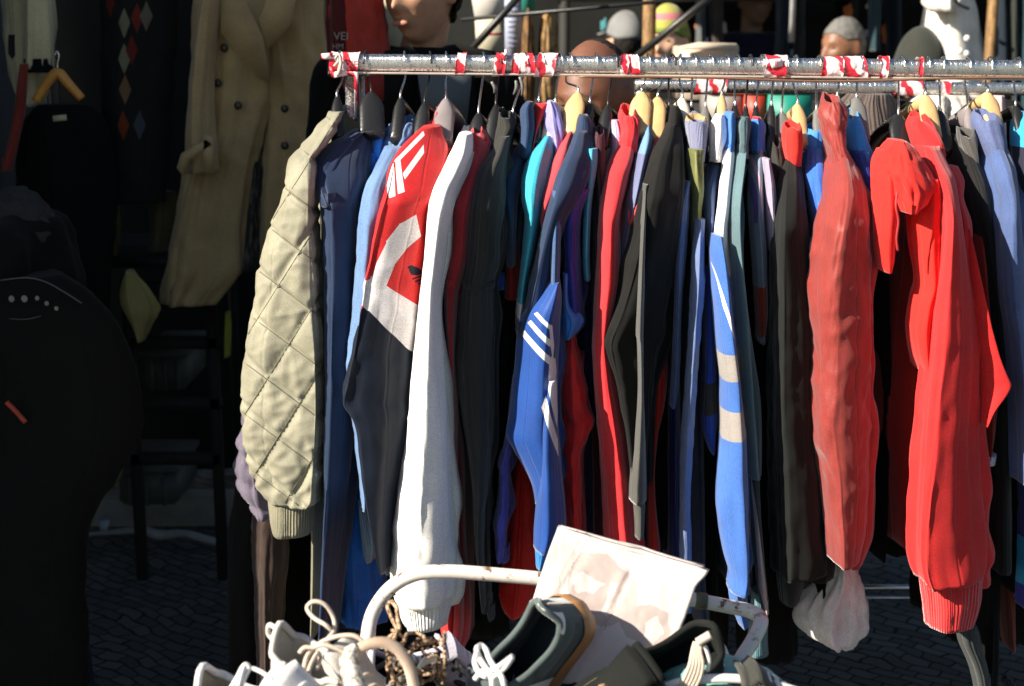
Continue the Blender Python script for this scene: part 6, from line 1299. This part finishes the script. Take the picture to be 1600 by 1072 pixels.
loose('white leather sneaker', [(360, 1078, 1.52), (372, 1058, 1.53), (382, 1040, 1.54), (388, 1044, 1.54), (380, 1062, 1.53), (376, 1080, 1.52)], .0034, lw)
rib = [(552, 1030, 1.60), (562, 1014, 1.60), (580, 1006, 1.60), (600, 1004, 1.60), (618, 1012, 1.60), (632, 1028, 1.60), (642, 1050, 1.60), (648, 1080, 1.60)]
o_ = loose('green canvas shoe', rib, .0062, plain('ribbed beige cord', (.66, .48, .34), .7))
def cord_rings():
    P = [at(*p) for p in rib]; mb = MB(); Q = []
    for i in range(len(P) - 1):
        p0 = P[max(i - 1, 0)]; p1 = P[i]; p2 = P[i + 1]; p3 = P[min(i + 2, len(P) - 1)]
        for k in range(9):
            t = k / 9; Q.append(0.5 * ((2 * p1) + (p2 - p0) * t + (2 * p0 - 5 * p1 + 4 * p2 - p3) * t * t + (3 * p1 - p0 - 3 * p2 + p3) * t ** 3))
    for i in range(0, len(Q) - 1):
        d = (Q[i + 1] - Q[i]) * .5; mb.tube([Q[i], Q[i] + d], .0072, 10, 1)
    return mb
cord_rings().build('cord_ribs', plain('cord rib', (.72, .55, .42), .7), gs[0])
# snake patterned tongue of the green shoe
sn = spotted('snake print', (.75, .70, .62), (.28, .24, .18), 150, .48, .56, .5, .6, bump=.3)
vs = []; fs = []
for i, (y, xl, xr, Yq) in enumerate([(1006, 546, 558, 1.60), (1014, 536, 562, 1.595), (1030, 530, 560, 1.585), (1050, 532, 566, 1.57), (1085, 540, 580, 1.55)]):
    for j in range(7): q = j / 6; vs.append(at(xl + (xr - xl) * q, y, Yq - .008 * math.sin(q * math.pi)))
for i in range(4):
    for j in range(6): a_ = i * 7 + j; fs.append((a_, a_ + 7, a_ + 8, a_ + 1))
sk_ = mesh('patterned_tongue', vs, fs, sn, gs[0]); md = sk_.modifiers.new('t', 'SOLIDIFY'); md.thickness = .006
# laces of the teal sneaker
TS = 'teal grey suede sneaker'
for pts in ([(752, 1008, 1.60), (745, 1014, 1.58), (750, 1030, 1.57), (760, 1045, 1.56), (768, 1060, 1.55), (770, 1080, 1.55)], [(752, 1008, 1.60), (760, 1016, 1.58), (765, 1030, 1.56), (775, 1046, 1.55), (785, 1060, 1.54), (790, 1085, 1.54)],
            [(742, 1062, 1.56), (752, 1050, 1.56), (768, 1048, 1.55), (782, 1040, 1.55), (795, 1030, 1.56), (800, 1026, 1.57)], [(745, 1020, 1.57), (742, 1035, 1.57), (748, 1050, 1.56), (760, 1058, 1.55)], [(800, 1028, 1.56), (790, 1042, 1.55), (778, 1052, 1.55), (770, 1058, 1.55)]):
    loose(TS, pts, .0033, lw)
# tangle of brown and cream laces
rg = random.Random(11); tg = 'black shoe buried'
for q in range(26):
    x, y = rg.uniform(612, 690), rg.uniform(985, 1060)
    if q == 0: pts = [(622, 985, 1.70), (612, 965, 1.71), (606, 948, 1.72), (612, 940, 1.72), (620, 950, 1.71), (622, 968, 1.70), (625, 985, 1.69)]
    elif q == 1: pts = [(640, 1020, 1.66), (655, 1008, 1.66), (670, 1003, 1.66), (675, 1000, 1.67), (660, 1000, 1.67), (640, 1012, 1.67)]
    elif q == 2: pts = [(622, 985, 1.67), (612, 1010, 1.65), (610, 1035, 1.63), (616, 1065, 1.62)]
    elif q == 3: pts = [(624, 985, 1.67), (604, 1000, 1.66), (600, 1008, 1.66)]
    else:
        a = rg.uniform(0, 6.28); pts = []
        for k in range(6):
            pts.append((x, y, rg.uniform(1.62, 1.68))); a += rg.uniform(-1.3, 1.3); x += 13 * math.cos(a); y += 13 * math.sin(a); x = min(695, max(605, x)); y = min(1068, max(985, y))
    loose(tg, pts, .0021 if q > 3 else .0028, lbw)
for k in range(5):
    loose('black shoe lying', [(1086 + k * 2, 1003, 1.66), (1082 + 3 * k, 1018, 1.655), (1078 + 5 * k, 1038, 1.65), (1070 + 6 * k, 1058, 1.65), (1060 + 6 * k, 1078, 1.65)], .0026, lc)
loose('black shoe lying', [(1090, 1004, 1.65), (1100, 998, 1.65), (1110, 992, 1.65)], .0058, lc)
loose('black shoe lying', [(1102, 1010, 1.655), (1108, 1030, 1.655), (1105, 1048, 1.655)], .0025, lw)
# filler shoes deeper in the tray, partly seen
k_ = 0
for i, (x, y, Y, T, c, lb) in enumerate([(480, 1130, 1.84, (.7, .3, -.1), (.30, .28, .24), 'pale grey shoe deep in the heap under the beige laces'), (812, 1140, 1.84, (-.6, .2, -.1), (.05, .05, .05), 'dark shoe in the shade behind the gum-soled sneaker'), (1010, 1150, 1.66, (.8, .1, -.1), (.06, .06, .05), 'dark canvas shoe under the black shoe on its side')]):
    shoe(lb, at(x, y, Y), T, (0, -.2, 1), upper=fab('filler', c), lining=blk, sole=wht, lace=lw, name='shoe')
